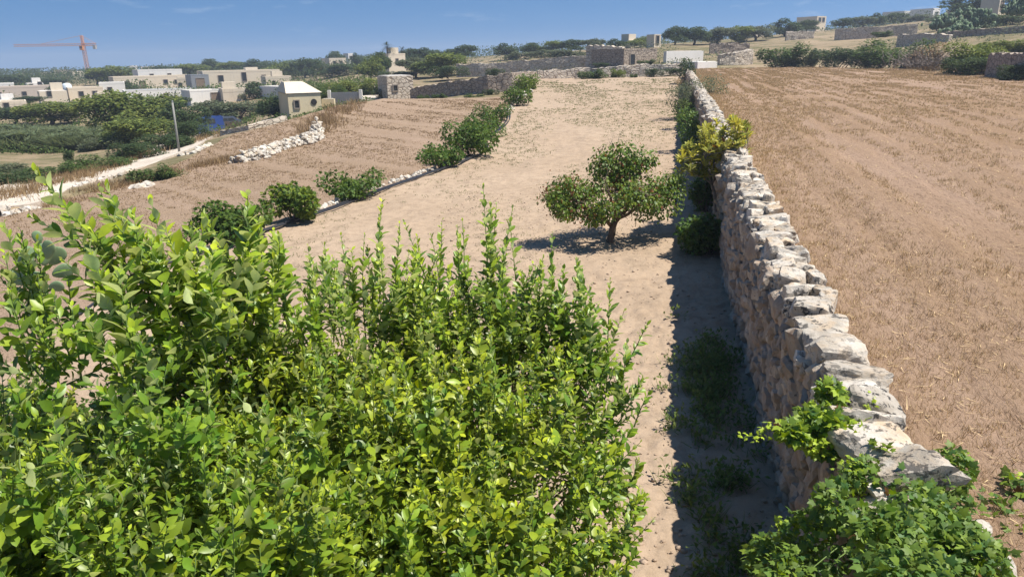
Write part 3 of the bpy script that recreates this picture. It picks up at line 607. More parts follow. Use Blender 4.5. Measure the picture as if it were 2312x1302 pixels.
C_SH = [(8, 485, 70, 700, 3.5, .35), (45, 520, 85, 720, 3.5, .3), (165, 680, 180, 830, 3.1, .3), (20, 640, 60, 800, 3.0, .35), (90, 640, 120, 800, 3.2, .3), (300, 745, 350, 850, 3.0, .2), (235, 870, 300, 960, 2.7, .2), (400, 925, 405, 1030, 2.6, .2), (330, 920, 340, 1020, 2.6, .25), (120, 940, 150, 1060, 2.4, .4), (310, 850, 330, 940, 2.8, .25), (40, 860, 60, 960, 2.6, .35), (130, 1130, 170, 1230, 2.2, .3), (460, 830, 470, 930, 3.0, .25), (60, 1080, 80, 1180, 2.3, .35), (490, 1180, 520, 1280, 2.3, .25)]
YEL = [P(930, 800, 3.9), P(990, 850, 3.8), P(780, 880, 3.6), P(1090, 1100, 3.1), P(1220, 1020, 3.4), P(820, 900, 3.6)]
lemon_tree('wide bushy lemon tree with yellowing inner leaves, beside the shaded wall path', [(-0.25, 4.50, 1.90, .78, .55, .80), (-0.30, 3.95, 1.42, .98, 1.2, 1.06), (-0.42, 2.85, 1.15, .95, .85, .92), (-0.95, 3.6, 1.45, .75, 1.2, 1.0)], A_SH, (-0.35, 3.7), 21, 3300, 0.060, 0.42, 0.084, yellow_at=YEL, sprouts=75)
lemon_tree('lemon tree with the tallest pale water shoots, rising against the lower stubble field', [(-1.75, 3.9, 2.0, .5, .5, .72), (-1.80, 3.85, 1.5, .66, 1.0, 1.1), (-1.45, 3.95, 1.4, .6, 1.0, 1.05)], B_SH, (-1.75, 3.9), 22, 2000, 0.064, 0.40, 0.106, sprouts=30)
lemon_tree('nearest lemon tree with broad leaves, filling the bottom left corner of the picture', [(-1.55, 2.45, 1.45, 1.05, .85, 1.12), (-2.86, 3.45, 1.38, .48, .7, 1.12), (-2.3, 2.55, 1.4, .75, .7, 1.08)], C_SH, (-1.9, 2.6), 23, 3700, 0.061, 0.40, 0.080, sprouts=70)

# ------------------------------------------------------------------ generic bushes and trees
def bush(name, label, cat, base, blobs, n, size, tmpl, m, seed, group=None, young=0.25, dead=0.0, stems=4, stem_r=0.015, stem_m='bark', **kw):
    """base: world point on the ground; blobs relative to it"""
    rng = np.random.default_rng(seed); root = thing(name, label, cat, tuple(base), 0, group); L, S = Acc(), Acc()
    blob_leaves(L, rng, blobs, n, size, tmpl, young, dead, **kw)
    for b in blobs:
        for _ in range(stems): limb(S, (rng.normal(0, .04) , rng.normal(0, .04), -0.05), np.array(b[:3]) + rng.normal(0, .35, 3) * b[3:6], stem_r, stem_r * 0.35, rng, 0.15, 6, 5)
    S.build('stem', stem_m, root); L.build('foliage', m, root); return root
def on(u, v, zf=land, **k): return hit(u, v, zf, **k)
def px(y): return y / FPX          # metres per photo pixel at that distance

# apricot tree in the middle of the soil
rng = np.random.default_rng(31); b0 = on(1375, 548, zg); m1 = px(b0[1]) * 1.02
ap = thing('apricot_tree', 'low spreading apricot tree with a forked dark trunk, alone in the bare soil', 'tree', tuple(b0))
W, L, D = Acc(), Acc(), Acc()
def q(u, v, dy=0.0): return P(u, v, b0[1] + dy) - b0
tr = limb(W, (0, 0, -.08), q(1388, 500), .085, .075, rng, 0.04, 5, 9)
forks = [(q(1385, 505), q(1425, 455, .1), q(1490, 425, .2), .065), (q(1380, 510), q(1350, 480, -.1), q(1275, 440, -.2), .05), (q(1388, 500), q(1392, 430, .35), q(1405, 365, .6), .055), (q(1388, 500), q(1380, 455, -.5), q(1370, 430, -.9), .045), (q(1390, 495), q(1440, 470, -.4), q(1460, 440, -.8), .04), (q(1385, 500), q(1420, 440, .7), q(1440, 420, 1.1), .04)]
tips = []
for a, b, c, r in forks:
    p1 = limb(W, a, b, r, r * .75, rng, .08, 5, 8); p2 = limb(W, b, c, r * .75, r * .35, rng, .1, 6, 7); tips.append((b, c, r))
    for _ in range(6):
        s0 = p2[rng.integers(1, 6)]; e = s0 + unit(rng.normal(size=3) + [0, 0, 0.35]) * rng.uniform(.3, .6); limb(W, s0, e, r * .3, .005, rng, .12, 5, 5)
def bl(u, v, ru, rv, dy=0.0, ry=0.5): c = q(u, v, dy); return (c[0], c[1], c[2], ru * m1, ry, rv * m1)
blobs = [bl(1405, 352, 72, 34, .5, .55), (*bl(1360, 375, 34, 38, .4, .35),), bl(1445, 358, 42, 30, .5, .4), bl(1408, 392, 46, 30, .45, .45), bl(1290, 425, 52, 34, -.1, .5), bl(1250, 445, 38, 24, -.2, .4), bl(1300, 462, 58, 32, -.2, .55), bl(1345, 420, 36, 26, 0, .4),
  bl(1490, 425, 62, 38, .1, .6), bl(1530, 412, 30, 30, .1, .3), bl(1470, 462, 66, 36, -.2, .6), bl(1420, 440, 50, 34, -.4, .55), bl(1365, 470, 42, 34, -.6, .45), bl(1400, 415, 40, 30, .9, .5), bl(1340, 492, 26, 16, -.5, .3)]
blob_leaves(L, rng, blobs + [bl(1285, 478, 40, 22, -.3, .4)], 13000, 0.070, BROAD, 0.32, 0.06, droop=0.9, shell=0.75, gap=0.475, gscale=1.15, up=0.55, bright=(.2, .85))
for c, n_ in ((q(1280, 428), 260), (q(1395, 405, .3), 120), (q(1320, 480, -.3), 90), (q(1240, 440), 60)):
    pos = c + rng.normal(0, .17, (n_, 3)); X, Y, Z = frames(rng.normal(size=(n_, 3)) + [0, 0, -.8], rng.normal(size=(n_, 3))); L.inst(BROAD, pos, X, Y, Z, .055, .05, np.stack([np.zeros(n_), rng.uniform(.3, .7, n_), np.ones(n_)], 1))
for _ in range(90):
    b = blobs[rng.integers(len(blobs))]; s0 = np.array(b[:3]) + rng.normal(0, .4, 3) * b[3:6]; limb(D, s0, s0 + unit(rng.normal(0, .6, 3) + [0, 0, 1]) * rng.uniform(.15, .4), .005, .0015, rng, .15, 4, 4)
W.build('trunk', 'bark', ap); L.build('foliage', 'apricot', ap); D.build('dry_twigs', 'twig', ap)

# variegated loquat-like tree against the wall
rng = np.random.default_rng(32); b1 = on(1624, 522, zg); m1 = px(b1[1])
lq = thing('loquat_tree', 'small tree with yellow-green rosettes and a bare grey trunk, leaning on the stone wall', 'tree', tuple(b1))
W, L = Acc(), Acc()
def q(u, v, dy=0.0): return P(u, v, b1[1] + dy) - b1
fk = q(1612, 432); limb(W, (0, 0, -.1), fk, .05, .04, rng, .03, 6, 8); fk2 = q(1606, 415)
limb(W, fk, fk2, .04, .03, rng, .03, 3, 7)
ends = []
for _ in range(170):
    a = rng.random(); u = rng.normal(1612, 38) if a < .6 else rng.uniform(1535, 1695); v = 345 + rng.normal(0, 34) + (30 if u < 1575 else 0) - (34 if u > 1650 else 0)
    v = np.clip(v, 275, 405); 
    if ((u - 1612) / 90) ** 2 + ((v - 335 + 0.32 * (u - 1612)) / 60) ** 2 > 1: continue
    ends.append(q(u, v, rng.normal(0, .45)))
ends = np.array(ends); mids = [fk2 + np.array([x, y, z]) for x, y, z in ((-.45, 0, .35), (-.15, .2, .5), (.15, -.2, .5), (.4, .1, .5), (.65, .1, .65), (.0, .0, .75), (-.3, -.25, .55))]
for mm in mids: limb(W, fk2, mm, .025, .015, rng, .08, 5, 6)
for e in ends:
    mm = min(mids, key=lambda g: np.linalg.norm(g - e)); limb(W, mm, e, .012, .006, rng, .15, 5, 5)
    k = rng.integers(13, 20); ph = np.arange(k) * 2.4 + rng.uniform(0, 6); el = np.radians(rng.uniform(5, 75, k)); ax = unit(np.array([rng.normal(0, .25), rng.normal(0, .25), 1])); X0 = unit(np.cross(ax, [0, 1, .1])); Y0 = np.cross(ax, X0)
    d = (X0 * np.cos(ph)[:, None] + Y0 * np.sin(ph)[:, None]) * np.cos(el)[:, None] + ax * np.sin(el)[:, None]; X, Y, Z = frames(d, np.tile(ax, (k, 1)) + rng.normal(0, .15, (k, 3)) - d * .2)
    yl = rng.uniform(.15, 1.0); L.inst(LONG, np.tile(e, (k, 1)) - ax * rng.uniform(0, .10, (k, 1)), X, Y, Z, rng.uniform(.14, .23, k), rng.uniform(.17, .25, k), np.stack([np.clip(yl * rng.uniform(.5, 1.3, k), 0, 1), rng.uniform(.35, .8, k), (rng.random(k) < .02) * 1.0], 1))
W.build('trunk', 'greybark', lq); L.build('foliage', 'loquat', lq)

# shrubs and creepers along the foot of the wall
def wallbush(name, label, u, v, w, h, tmpl, m, seed, n, size, group=None, cat='shrub', dy=0.0, lumps=6, **kw):
    """(u, v): foot in the photo; w, h: size in photo pixels"""
    b = on(u, v, land); mm = px(math.hypot(b[1], CZ - b[2])); W_, H_ = w * mm, h * mm; rg = np.random.default_rng(seed + 900); blobs = []
    for i in range(lumps):
        f = (i + .5) / lumps - .5; blobs.append((f * W_ * .8 + rg.normal(0, .04) * W_, rg.normal(0, .18) * W_, H_ * rg.uniform(.32, .66), W_ * rg.uniform(.2, .32), W_ * rg.uniform(.22, .34), H_ * rg.uniform(.28, .4)))
    return bush(name, label, cat, b + [0, dy, 0], blobs, n, size, tmpl, m, seed, group, **kw)
g = 'shrubs at the foot of the stone wall'
wallbush('creeping_vine', 'dark green creeper sprawling in the shade below the yellow-leaved tree', 1596, 572, 125, 96, GRAPE, 'grape', 51, 2600, .10, g, 'creeper', young=.16, gap=.36)
wallbush('climbing_vine', 'dark climber filling the gap behind the bare grey trunk at the wall', 1592, 478, 60, 90, GRAPE, 'grape', 52, 1500, .10, g, 'creeper', young=.12, gap=.3)
wallbush('glossy_shrub', 'glossy dark green shrub just behind the yellow-leaved tree', 1578, 345, 84, 100, LEMON, 'vine', 53, 3000, .10, g, young=.2, gap=.34)
wallbush('yellowish_shrub', 'yellowish green shrub standing under the large grey twiggy bush', 1566, 290, 70, 62, SMALL, 'shrub', 54, 2600, .11, g, young=.5, gap=.36)
gs = wallbush('twiggy_bush', 'large olive green bush with bare grey twigs, bulging from the wall', 1562, 268, 104, 96, SMALL, 'olive', 55, 4600, .10, g, young=.35, gap=.44, stems=7, stem_m='twig', stem_r=.02)
wallbush('flowering_shrub', 'small reddish shrub by the wall past the twiggy bush', 1540, 196, 34, 24, SMALL, 'drygrass', 56, 500, .12, g, young=.4)
wallbush('dark_shrub', 'dark evergreen shrub at the far end of the stone wall', 1550, 190, 34, 58, SMALL, 'carob', 57, 1300, .16, g, young=.15, gap=.3)
D = Acc(); rng = np.random.default_rng(58)
for _ in range(120):
    a = np.array([rng.normal(0, .3), rng.normal(0, .4), .3]); limb(D, a, a + unit(rng.normal(0, .7, 3) + [0, 0, 1.1]) * rng.uniform(.7, 1.7), .009, .003, rng, .12, 5, 4)
D.build('bare_twigs', 'twig', gs)

# vine tumbling over the near end of the wall
rng = np.random.default_rng(61)
def vine(name, label, centre, spots, n, size, seed, young, trails=(), bright=(.3, .75)):
    rng = np.random.default_rng(seed); c = np.asarray(centre, float); root = thing(name, label, 'grape vine', tuple(c)); L, S = Acc(), Acc()
    blobs = [(*(P(u, v, y) - c), rx, ry, rz) for (u, v, y, rx, ry, rz) in spots]
    blob_leaves(L, rng, blobs, n, size, GRAPE, young, .006, droop=.1, shell=.6, gap=.50, gscale=.75, wid=1.0, up=.55, bright=bright)
    for b in blobs:
        for _ in range(3): limb(S, np.array(b[:3]) * .4, np.array(b[:3]) + rng.normal(0, .4, 3) * b[3:6], .0045, .0025, rng, .12, 7, 5)
    for pts in trails:
        pp = np.array([P(*t) for t in pts]) - c; tt = np.linspace(0, 1, 40); ci = np.linspace(0, 1, len(pp)); path = np.stack([np.interp(tt, ci, pp[:, k]) for k in range(3)], 1) + rng.normal(0, .004, (40, 3))
        S.tube(path, np.linspace(.004, .0015, 40), 5); nl = 70; k = rng.integers(0, 40, nl); tsz = size * (1.0 - .55 * k / 40); pos = path[k] + rng.normal(0, .03, (nl, 3)); X, Y, Z = frames(rng.normal(size=(nl, 3)) * [1, 1, .4] + [-.3, -.3, 0], rng.normal(0, .5, (nl, 3)) + [0.2, -.2, 1])
        L.inst(GRAPE, pos, X, Y, Z, tsz, tsz, np.stack([np.clip(young + .35 + rng.normal(0, .2, nl) + .3 * k / 40, 0, 1), rng.uniform(.4, .9, nl), np.zeros(nl)], 1))
    S.build('stem', 'greenstem', root); L.build('foliage', 'vine', root); return root
vine('grape_vine', 'bright green grape vine hanging over the wall edge with a long yellow runner', P(1880, 1010, 4.35), [(1862, 950, 4.38, .15, .2, .09), (1905, 965, 4.35, .14, .16, .09), (1935, 1005, 4.2, .12, .14, .11), (1865, 1000, 4.3, .14, .12, .07), (1985, 1050, 3.95, .08, .12, .14), (1875, 890, 4.6, .07, .1, .09), (1790, 975, 4.3, .1, .1, .06)], 3000, .066, 62, .60,
  [[(1880, 990, 4.35), (1800, 965, 4.35), (1730, 975, 4.35), (1672, 990, 4.3)], [(1900, 960, 4.4), (1870, 900, 4.6), (1862, 862, 4.75)], [(1930, 980, 4.3), (1960, 930, 4.5), (1970, 910, 4.55)], [(1890, 990, 4.3), (1850, 1000, 4.2), (1840, 1010, 4.2)]], (.4, .85))
vine('grape_vine', 'dense dark green grape vine covering the nearest stretch of wall', P(1950, 1180, 3.6), [(1985, 1080, 3.75, .20, .2, .10), (1930, 1140, 3.55, .24, .2, .12), (1850, 1220, 3.65, .28, .2, .18), (2060, 1150, 3.5, .28, .22, .12), (2130, 1125, 3.6, .13, .15, .08), (2150, 1060, 3.95, .09, .15, .14), (1760, 1270, 3.8, .2, .2, .16), (1980, 1250, 3.25, .34, .22, .14), (2120, 1220, 3.25, .24, .2, .11), (2190, 1180, 3.5, .16, .18, .10), (1850, 1300, 3.3, .34, .2, .16), (2010, 1180, 3.5, .25, .2, .12), (2030, 1300, 3.0, .3, .2, .12), (1990, 1190, 2.95, .16, .15, .09), (2060, 1290, 2.6, .2, .15, .09), (2130, 1200, 3.2, .2, .2, .10), (2200, 1250, 3.0, .16, .16, .09), (2080, 1230, 3.1, .22, .2, .10)], 10500, .056, 63, .30, [[(2100, 1150, 3.5), (2150, 1100, 3.8), (2165, 1040, 4.0)], [(1900, 1200, 3.6), (1800, 1180, 3.7), (1750, 1200, 3.7)], [(1960, 1100, 3.7), (1930, 1060, 3.8), (1900, 1050, 3.8)]])
vine('grape_vine', 'straggling grape vine on the edge of the stubble beside the near wall', P(2270, 1180, 3.75), [(2270, 1170, 3.8, .15, .2, .09), (2300, 1110, 4.0, .08, .15, .12), (2250, 1240, 3.5, .13, .15, .08), (2310, 1230, 3.55, .16, .16, .10)], 800, .066, 64, .30, [[(2300, 1180, 3.8), (2310, 1120, 4.0), (2290, 1075, 4.15)]])

for (u_, v_, Y_, d_, lab) in ((2180, 1292, 3.05, (.42, .3, .2), 'largest white stone lying under the vines at the very bottom'), (1992, 1098, 3.75, (.2, .14, .09), 'flat white stone peeping out of the vine leaves below the last coping stone'), (1955, 1076, 3.95, (.15, .1, .07), 'smallest white stone beside the flat one among the vine leaves'), (2110, 1085, 3.85, (.22, .16, .1), 'pale stone lying on the field side under the last coping stone'), (2205, 1200, 3.35, (.14, .1, .09), 'white stone half hidden between the two dark vines')):
    a = Acc(); a.rock((0, 0, 0), d_, rng, frame_st(.15, -.1, .5, rng), 4, (.3, .8, .4), 40, .05, .6); o = a.build('fallen_stone', 'coping'); o.data.set_sharp_from_angle(angle=R(24)); o.location = P(u_, v_, Y_); tag(o, lab, 'stone')
# grape bushes along the lower edge of the soil
g = 'low vine bushes along the hose'
for i, (u, v, w_, h_, n, lab) in enumerate([(518, 546, 168, 94, 2600, 'broad dark vine bush, the nearest one to the lemon trees, beside the hose'), (664, 500, 112, 92, 2000, 'rounded vine bush with yellower leaves, next to the broad dark one'), (800, 448, 130, 64, 1500, 'low ragged vine bush sitting on white stones, apart from the others'), (1000, 378, 92, 52, 1500, 'lowest vine bush at the near end of the far cluster'),
    (1058, 354, 100, 86, 2600, 'largest vine bush of the far cluster where the hose bends'), (1086, 322, 88, 66, 2000, 'vine bush with arching top in the far cluster by the hose'), (1116, 284, 76, 54, 1700, 'vine bush at the far end of the visible hose'), (1168, 240, 62, 46, 1300, 'sparse vine bush beyond the end of the hose'), (1187, 208, 50, 40, 1100, 'yellowish small vine bush at the far corner of the soil')]):
    wallbush('vine_bush', lab, u, v, w_, h_, GRAPE if i < 7 else SMALL, 'grape', 70 + i, n, .115 if i < 7 else .16, g, 'vine bush', young=.22 if i not in (1, 8) else .5, gap=.36, stems=3)

# prickly pear and dark shrub at the picture's edge beyond the lemon trees
rng = np.random.default_rng(81); b2 = on(95, 700, zl); b2 = P(95, 660, 7.6); b2[2] = float(land(b2[0], b2[1]))
pc = thing('prickly_pear', 'blue-green prickly pear cactus with flat round pads behind the nearest lemon tree', 'cactus', tuple(b2))
def pad(u, v, dy, ln, wd, ang, yaw):
    a = Acc(); D, Fc = ICO[3]; t = (D[:, 2] + 1) / 2; V = np.stack([D[:, 0] * wd / 2 * (0.62 + .5 * t), D[:, 1] * .018, t * ln], 1); V[:, 1] += .012 * np.sin(V[:, 0] * 20)
    Rm = np.array(Matrix.Rotation(yaw, 3, 'Z') @ Matrix.Rotation(ang, 3, 'Y')); a.add(V @ Rm.T, Fc); o = a.build('pad', 'cactus', pc); o.location = P(u, v, 7.6 + dy) - b2
for args in ((92, 660, 0, .24, .19, -.1, .3), (75, 620, .05, .26, .2, -.4, -.2), (100, 600, -.05, .25, .19, .15, .2), (90, 552, -.05, .15, .11, -.1, .1), (112, 598, .1, .25, .19, .75, .1), (118, 622, 0, .22, .18, 1.25, .3), (72, 595, .1, .2, .17, -.15, .9), (105, 585, -.1, .23, .16, .45, -.3), (110, 650, -.1, .17, .14, 1.4, 0), (60, 640, .1, .22, .18, -.9, .2), (95, 700, .05, .3, .2, 0, .2), (85, 745, .05, .34, .22, .05, .1)): pad(*args)
bush('ivy_bush', 'dark small-leaved bush below the prickly pear', 'shrub', P(70, 700, 7.3) * [1, 1, 0] + [0, 0, float(land(*P(70, 700, 7.3)[:2]))], [(-.2, 0, .45, .4, .4, .4), (.2, .1, .35, .3, .35, .32), (-.6, 0, .5, .35, .35, .45)], 2600, .06, BROAD, 'grape', 83, None, .15, gap=.34)

# hoses
def cable(name, label, pts, r, zf=land, cat='hose', lift=0.05):
    pts = np.array(pts); n = 30 * len(pts); tt = np.linspace(0, 1, n); ci = np.linspace(0, 1, len(pts)); sm = lambda k: np.convolve(np.pad(np.interp(tt, ci, pts[:, k]), 12, mode='edge'), np.ones(25) / 25, 'valid')
    x, y = sm(0), sm(1); a = Acc(); a.tube(np.stack([x, y, zf(x, y) + r + lift], 1), r, 8); return tag(a.build(name, 'hose'), label, cat)
HP = [(160, 700), (250, 640), (420, 585), (600, 525), (740, 478), (860, 432), (960, 398), (1040, 370), (1098, 347), (1103, 332), (1090, 322), (1120, 300), (1146, 275), (1148, 252)]
hp = np.array([on(u, v, zg) for u, v in HP]); cable('irrigation_hose', 'thick dark irrigation hose running along the lower edge of the soil', hp, .033)
hp2 = hp.copy(); hp2[:, 0] += .10 + .05 * np.sin(np.arange(len(hp)) * 1.7); hp2[8:10, 0] -= .22; cable('irrigation_hose', 'second thinner irrigation hose lying against the thick one', hp2, .026)
cable('water_pipe', 'dark water pipe bending along the shaded foot of the wall', [on(1648, 582, zg), on(1658, 610, zg), on(1664, 640, zg), on(1662, 680, zg)], .03, cat='pipe')

# ------------------------------------------------------------------ stubble, weeds and clods (ground cover)
def tufts(acc, rng, x, y, z, per, h, wd, lean=0.35, tmpl=BLADE, spread=0.03, tr=(0, 1), br=(.25, .75), dk=0.3):
    n = len(x) * per; X0 = np.repeat(np.stack([x, y, z], 1), per, 0) + np.concatenate([rng.normal(0, spread, (n, 2)), np.zeros((n, 1))], 1)
    up = unit(np.concatenate([rng.normal(0, lean, (n, 2)), np.ones((n, 1))], 1)); a = rng.uniform(0, 6.28, n); X, Y, Z = frames(up, np.stack([np.cos(a), np.sin(a), 0 * a], 1))
    hh = np.repeat(np.broadcast_to(h, len(x)), per) * rng.uniform(0.5, 1.25, n); ww = np.repeat(np.broadcast_to(wd, len(x)), per)
    acc.inst(tmpl, X0, X, Y, Z, hh, ww, np.stack([rng.uniform(*tr, n), rng.uniform(*br, n), (rng.random(n) < dk) * rng.random(n)], 1))
rng = np.random.default_rng(101); A = Acc()
n = 200000; t = 0.5 + 40 * rng.random(n) ** 1.25; s = -6 + 92 * rng.random(n) ** 2.1; ok = s < sfar(t) - 0.5; t, s = t[ok], s[ok]
x, y = xy(s, t); vis = np.abs(x / np.maximum(y * .954 + 1, .5)) < 0.75; t, s, x, y = t[vis], s[vis], x[vis], y[vis]
den = fbm(t * 2.4, s * 0.12, 0, 102, 3) * 0.75 + fbm(x * 0.5, y * 0.5, 0, 103, 3) * 0.55; edge = np.exp(-((t - 1.3) / 0.9) ** 2) * .22 + .075 * np.sin(t * 6.6 + 1.0)
ok = den + edge > 0.545 + 0.17 * rng.random(len(t)); x, y, t, s = x[ok], y[ok], t[ok], s[ok]
fz = zr(x, y) + (fbm(t * 1.3, s * 0.05, 0, 12, 3) - 0.5) * 0.14 + (fbm(x, y, 0, 9) - 0.5) * 0.12 - 0.01
d_ = np.hypot(x, y); hgt = 0.08 + 0.0006 * d_; tufts(A, rng, x, y, fz, 5, hgt, 0.003 + 0.00038 * d_, 0.42, BLADE, 0.03, (0, .8), (.2, .75), .35)
# straw lying flat
n = 17000; t = 0.5 + 22 * rng.random(n) ** 1.3; s = -6 + 40 * rng.random(n) ** 1.8; x, y = xy(s, t); d_ = np.hypot(x, y)
fz = zr(x, y) + (fbm(t * 1.3, s * 0.05, 0, 12, 3) - 0.5) * 0.14 + (fbm(x, y, 0, 9) - 0.5) * 0.12 + 0.012
a = rng.uniform(0, 6.28, n); X, Y, Z = frames(np.stack([np.cos(a), np.sin(a), rng.normal(0, .15, n)], 1), np.tile([0, 0, 1.0], (n, 1))); A.inst(BLADE, np.stack([x, y, fz], 1), X, Y, Z, rng.uniform(.05, .16, n), .005 + .0004 * d_, np.stack([rng.uniform(.5, 1, n), rng.uniform(.4, .9, n), np.zeros(n)], 1))
tag(A.build('stubble', 'straw', smooth=False), 'short dry straw stubble standing in rows on the upper field', 'stubble', None, 'stuff')
# thinner stubble of the lower field
A = Acc(); n = 34000; y = 8 + 50 * rng.random(n) ** 1.3; x = xb(y) + (xl(y) - .3 - xb(y)) * rng.random(n); c, s_ = math.cos(R(-38)), math.sin(R(-38)); den = fbm((x * c - y * s_) * 1.6, (x * s_ + y * c) * .08, 0, 111, 3) + .25 * fbm(x * .4, y * .4, 0, 112)
ok = den > .52 + .16 * rng.random(n); x, y = x[ok], y[ok]; d_ = np.hypot(x, y); z = zl(x, y) + (fbm(x * .5, y * .5, 0, 5) - .5) * .16 - .01
tufts(A, rng, x, y, z, 4, .05 + .0008 * d_, .004 + .0006 * d_, .6, BLADE, .05, (0, .8), (.15, .65), .4); tag(A.build('low_stubble', 'drygrass', smooth=False), 'thin brown stubble covering the lower sloping field', 'stubble', None, 'stuff')
# sprouting weeds scattered over the bare soil
A = Acc(); n = 9000; y = 7 + 67 * rng.random(n) ** 1.0; x = xl(y) + .6 + (WX0 + (y - WY0) * .217 - 1.0 - xl(y)) * rng.random(n); den = fbm(x * .35, y * .22, 0, 121, 4); ok = den + .14 * np.clip((y - 16) / 25, -.6, 1) > .50 + .22 * rng.random(n); x, y = x[ok], y[ok]; d_ = np.hypot(x, y)
z = zg(x, y) + (fbm(x * 1.1, y * 1.1, 0, 1) - .5) * .13; tufts(A, rng, x, y, z, 5, .055 + .0008 * d_, .005 + .00042 * d_, .95, BLADE, .06, (0, .6), (.15, .5), .3)
tag(A.build('weed_sprouts', 'weed', smooth=False), 'sparse dull green weed sprouts scattered over the bare soil', 'weeds', None, 'stuff')
# weeds in the shade along the foot of the wall
A = Acc(); n = 260; s = rng.uniform(-3, 5.5, n); t = -0.62 + rng.normal(0, .22, n); ok = (fbm(s * 1.1, t, 0, 131, 3) > .45); s, t = s[ok], t[ok]; x, y = xy(s, t); tufts(A, rng, x, y, zg(x, y), 16, .19, .010, .75, BLADE2, .07, (0, .35), (.3, .8), .1)
n = 3200; i = rng.integers(0, len(s), n); x, y = xy(s[i] + rng.normal(0, .09, n), t[i] + rng.normal(0, .09, n)); X, Y, Z = frames(rng.normal(size=(n, 3)) + [0, 0, .3], rng.normal(0, .5, (n, 3)) + [0, 0, 1]); A.inst(SMALL, np.stack([x, y, zg(x, y) + rng.uniform(.02, .22, n)], 1), X, Y, Z, .07, .06, np.stack([rng.random(n) * .4, rng.uniform(.3, .8, n), np.zeros(n)], 1))
tag(A.build('weeds', 'weed', smooth=False), 'green weeds growing in the shade along the foot of the stone wall', 'weeds', None, 'stuff')
# clods and pebbles on the near soil
A = Acc(); n = 4800; y = 4.2 + 18 * rng.random(n) ** 1.7; x = -2 + (WX0 + (y - WY0) * .217 + 2) * rng.random(n); z = zg(x, y) + (fbm(x * 1.1, y * 1.1, 0, 1) - .5) * .13 + (fbm(x * 6, y * 6, 0, 2, 3) - .5) * .055 * np.clip(1.6 - y / 30, .15, 1)
for i in range(n): r0 = .008 + .026 * rng.random() ** 4; A.rock((x[i], y[i], z[i] + r0 * .1), np.array([1.3, 1.1, .8]) * r0 * 1.6, rng, None, 1, (0, .5, .5), 8)
tag(A.build('soil_clods', 'clod', smooth=True), 'small dry clods and pebbles lying on the bare soil', 'clods', None, 'stuff')
# dry grass banks
def drybank(name, label, pts, wid, n, h, seed, m='drygrass', tr=(0, .6)):
    rng = np.random.default_rng(seed); pts = np.array(pts); k = rng.random(n) * (len(pts) - 1); i = np.minimum(k.astype(int), len(pts) - 2); f = (k - i)[:, None]; q = pts[i] * (1 - f) + pts[i + 1] * f; x, y = q[:, 0] + rng.normal(0, wid, n), q[:, 1] + rng.normal(0, wid, n)
    ok = fbm(x * .7, y * .7, 0, seed, 3) > .40; x, y = x[ok], y[ok]; A = Acc(); d = np.hypot(x, y).mean(); tufts(A, rng, x, y, land(x, y) - .03, 7, h, .004 + .0006 * d, .4, BLADE, .14, tr, (.2, .75), .4)
    return tag(A.build(name, m, smooth=False), label, 'dry grass', None, 'stuff')
drybank('dry_grass_bank', 'tall dry grass along the edge of the lower field', [on(u, v) for u, v in ((0, 455), (130, 415), (240, 380), (330, 352), (430, 325), (505, 300))], .7, 1400, .5, 141)
drybank('dry_grass', 'dry grass growing round the rubble heaps on the lower field', [on(u, v) for u, v in ((100, 470), (240, 425), (400, 385), (520, 362), (640, 335), (715, 300))], .45, 900, .32, 142)
drybank('dry_weeds', 'brown dry weeds at the far end of the rubble wall', [on(u, v) for u, v in ((705, 300), (745, 262), (790, 235))], .7, 420, .55, 143)
drybank('orange_dry_grass', 'orange dry grass on the bank above the upper field', [P(2290, 120, 62), P(2240, 105, 66), P(2100, 150, 75)], 1.2, 700, .9, 144)

# ------------------------------------------------------------------ field stones and rubble walls
def stones(name, label, pts, wid, hgt, size, n, seed, cat='stone wall', m='whitestone', sub=1, zf=land, group=None):
    rng = np.random.default_rng(seed); pts = np.array(pts); A = Acc(); seg = np.concatenate([[0], np.cumsum(np.linalg.norm(np.diff(pts[:, :2], axis=0), axis=1))]); 
    for _ in range(n):
        d = rng.random() * seg[-1]; x, y = np.interp(d, seg, pts[:, 0]), np.interp(d, seg, pts[:, 1]); o = rng.normal(0, 1, 2) * wid * .5; k = max(0, 1 - np.hypot(*o) / (wid * 1.6)); z = rng.random() ** 1.3 * hgt * k; x += o[0]; y += o[1]
        if group: A = Acc()
        A.rock((x, y, float(zf(x, y)) + z), size * rng.uniform(.6, 1.5, 3) * [1, 1, .75], rng, frame_st(*rng.uniform(-.6, .6, 3), rng), sub, rstone(), 12)
        if group: tag(A.build(name, m, smooth=False, origin=(x, y, float(zf(x, y)) + z)), label, cat, group)
    return None if group else tag(A.build(name, m, smooth=False), label, cat)
stones('edging_stone', 'white stone in the row edging the soil between the hose and the vine bushes', [on(u, v, zg) for u, v in ((700, 482), (770, 452), (860, 421), (930, 398), (985, 380))], .11, .09, .13, 130, 151, 'stone', zf=zg, group='white stones edging the soil')
stones('rubble_wall', 'collapsed rubble wall of pale stones crossing the lower field', [on(u, v) for u, v in ((545, 366), (590, 352), (640, 335), (690, 322), (708, 312))], .55, .5, .25, 620, 152)
stones('stone_heap', 'upright heap of pale stones at the end of the rubble wall', [on(u, v) for u, v in ((712, 312), (718, 300))], .3, .9, .26, 110, 153, 'stone heap')
stones('field_stone', 'white stone in the long broken row along the road side of the lower field', [on(u, v) for u, v in ((20, 468), (80, 445), (160, 428), (230, 405), (300, 388))], .22, .1, .2, 80, 154, 'stone', group='stones along the road side')
stones('field_stone', 'white stone in the short row lowest on the lower field', [on(u, v) for u, v in ((5, 487), (45, 478), (95, 470))], .18, .15, .26, 30, 155, 'stone', group='stones of the lowest row')
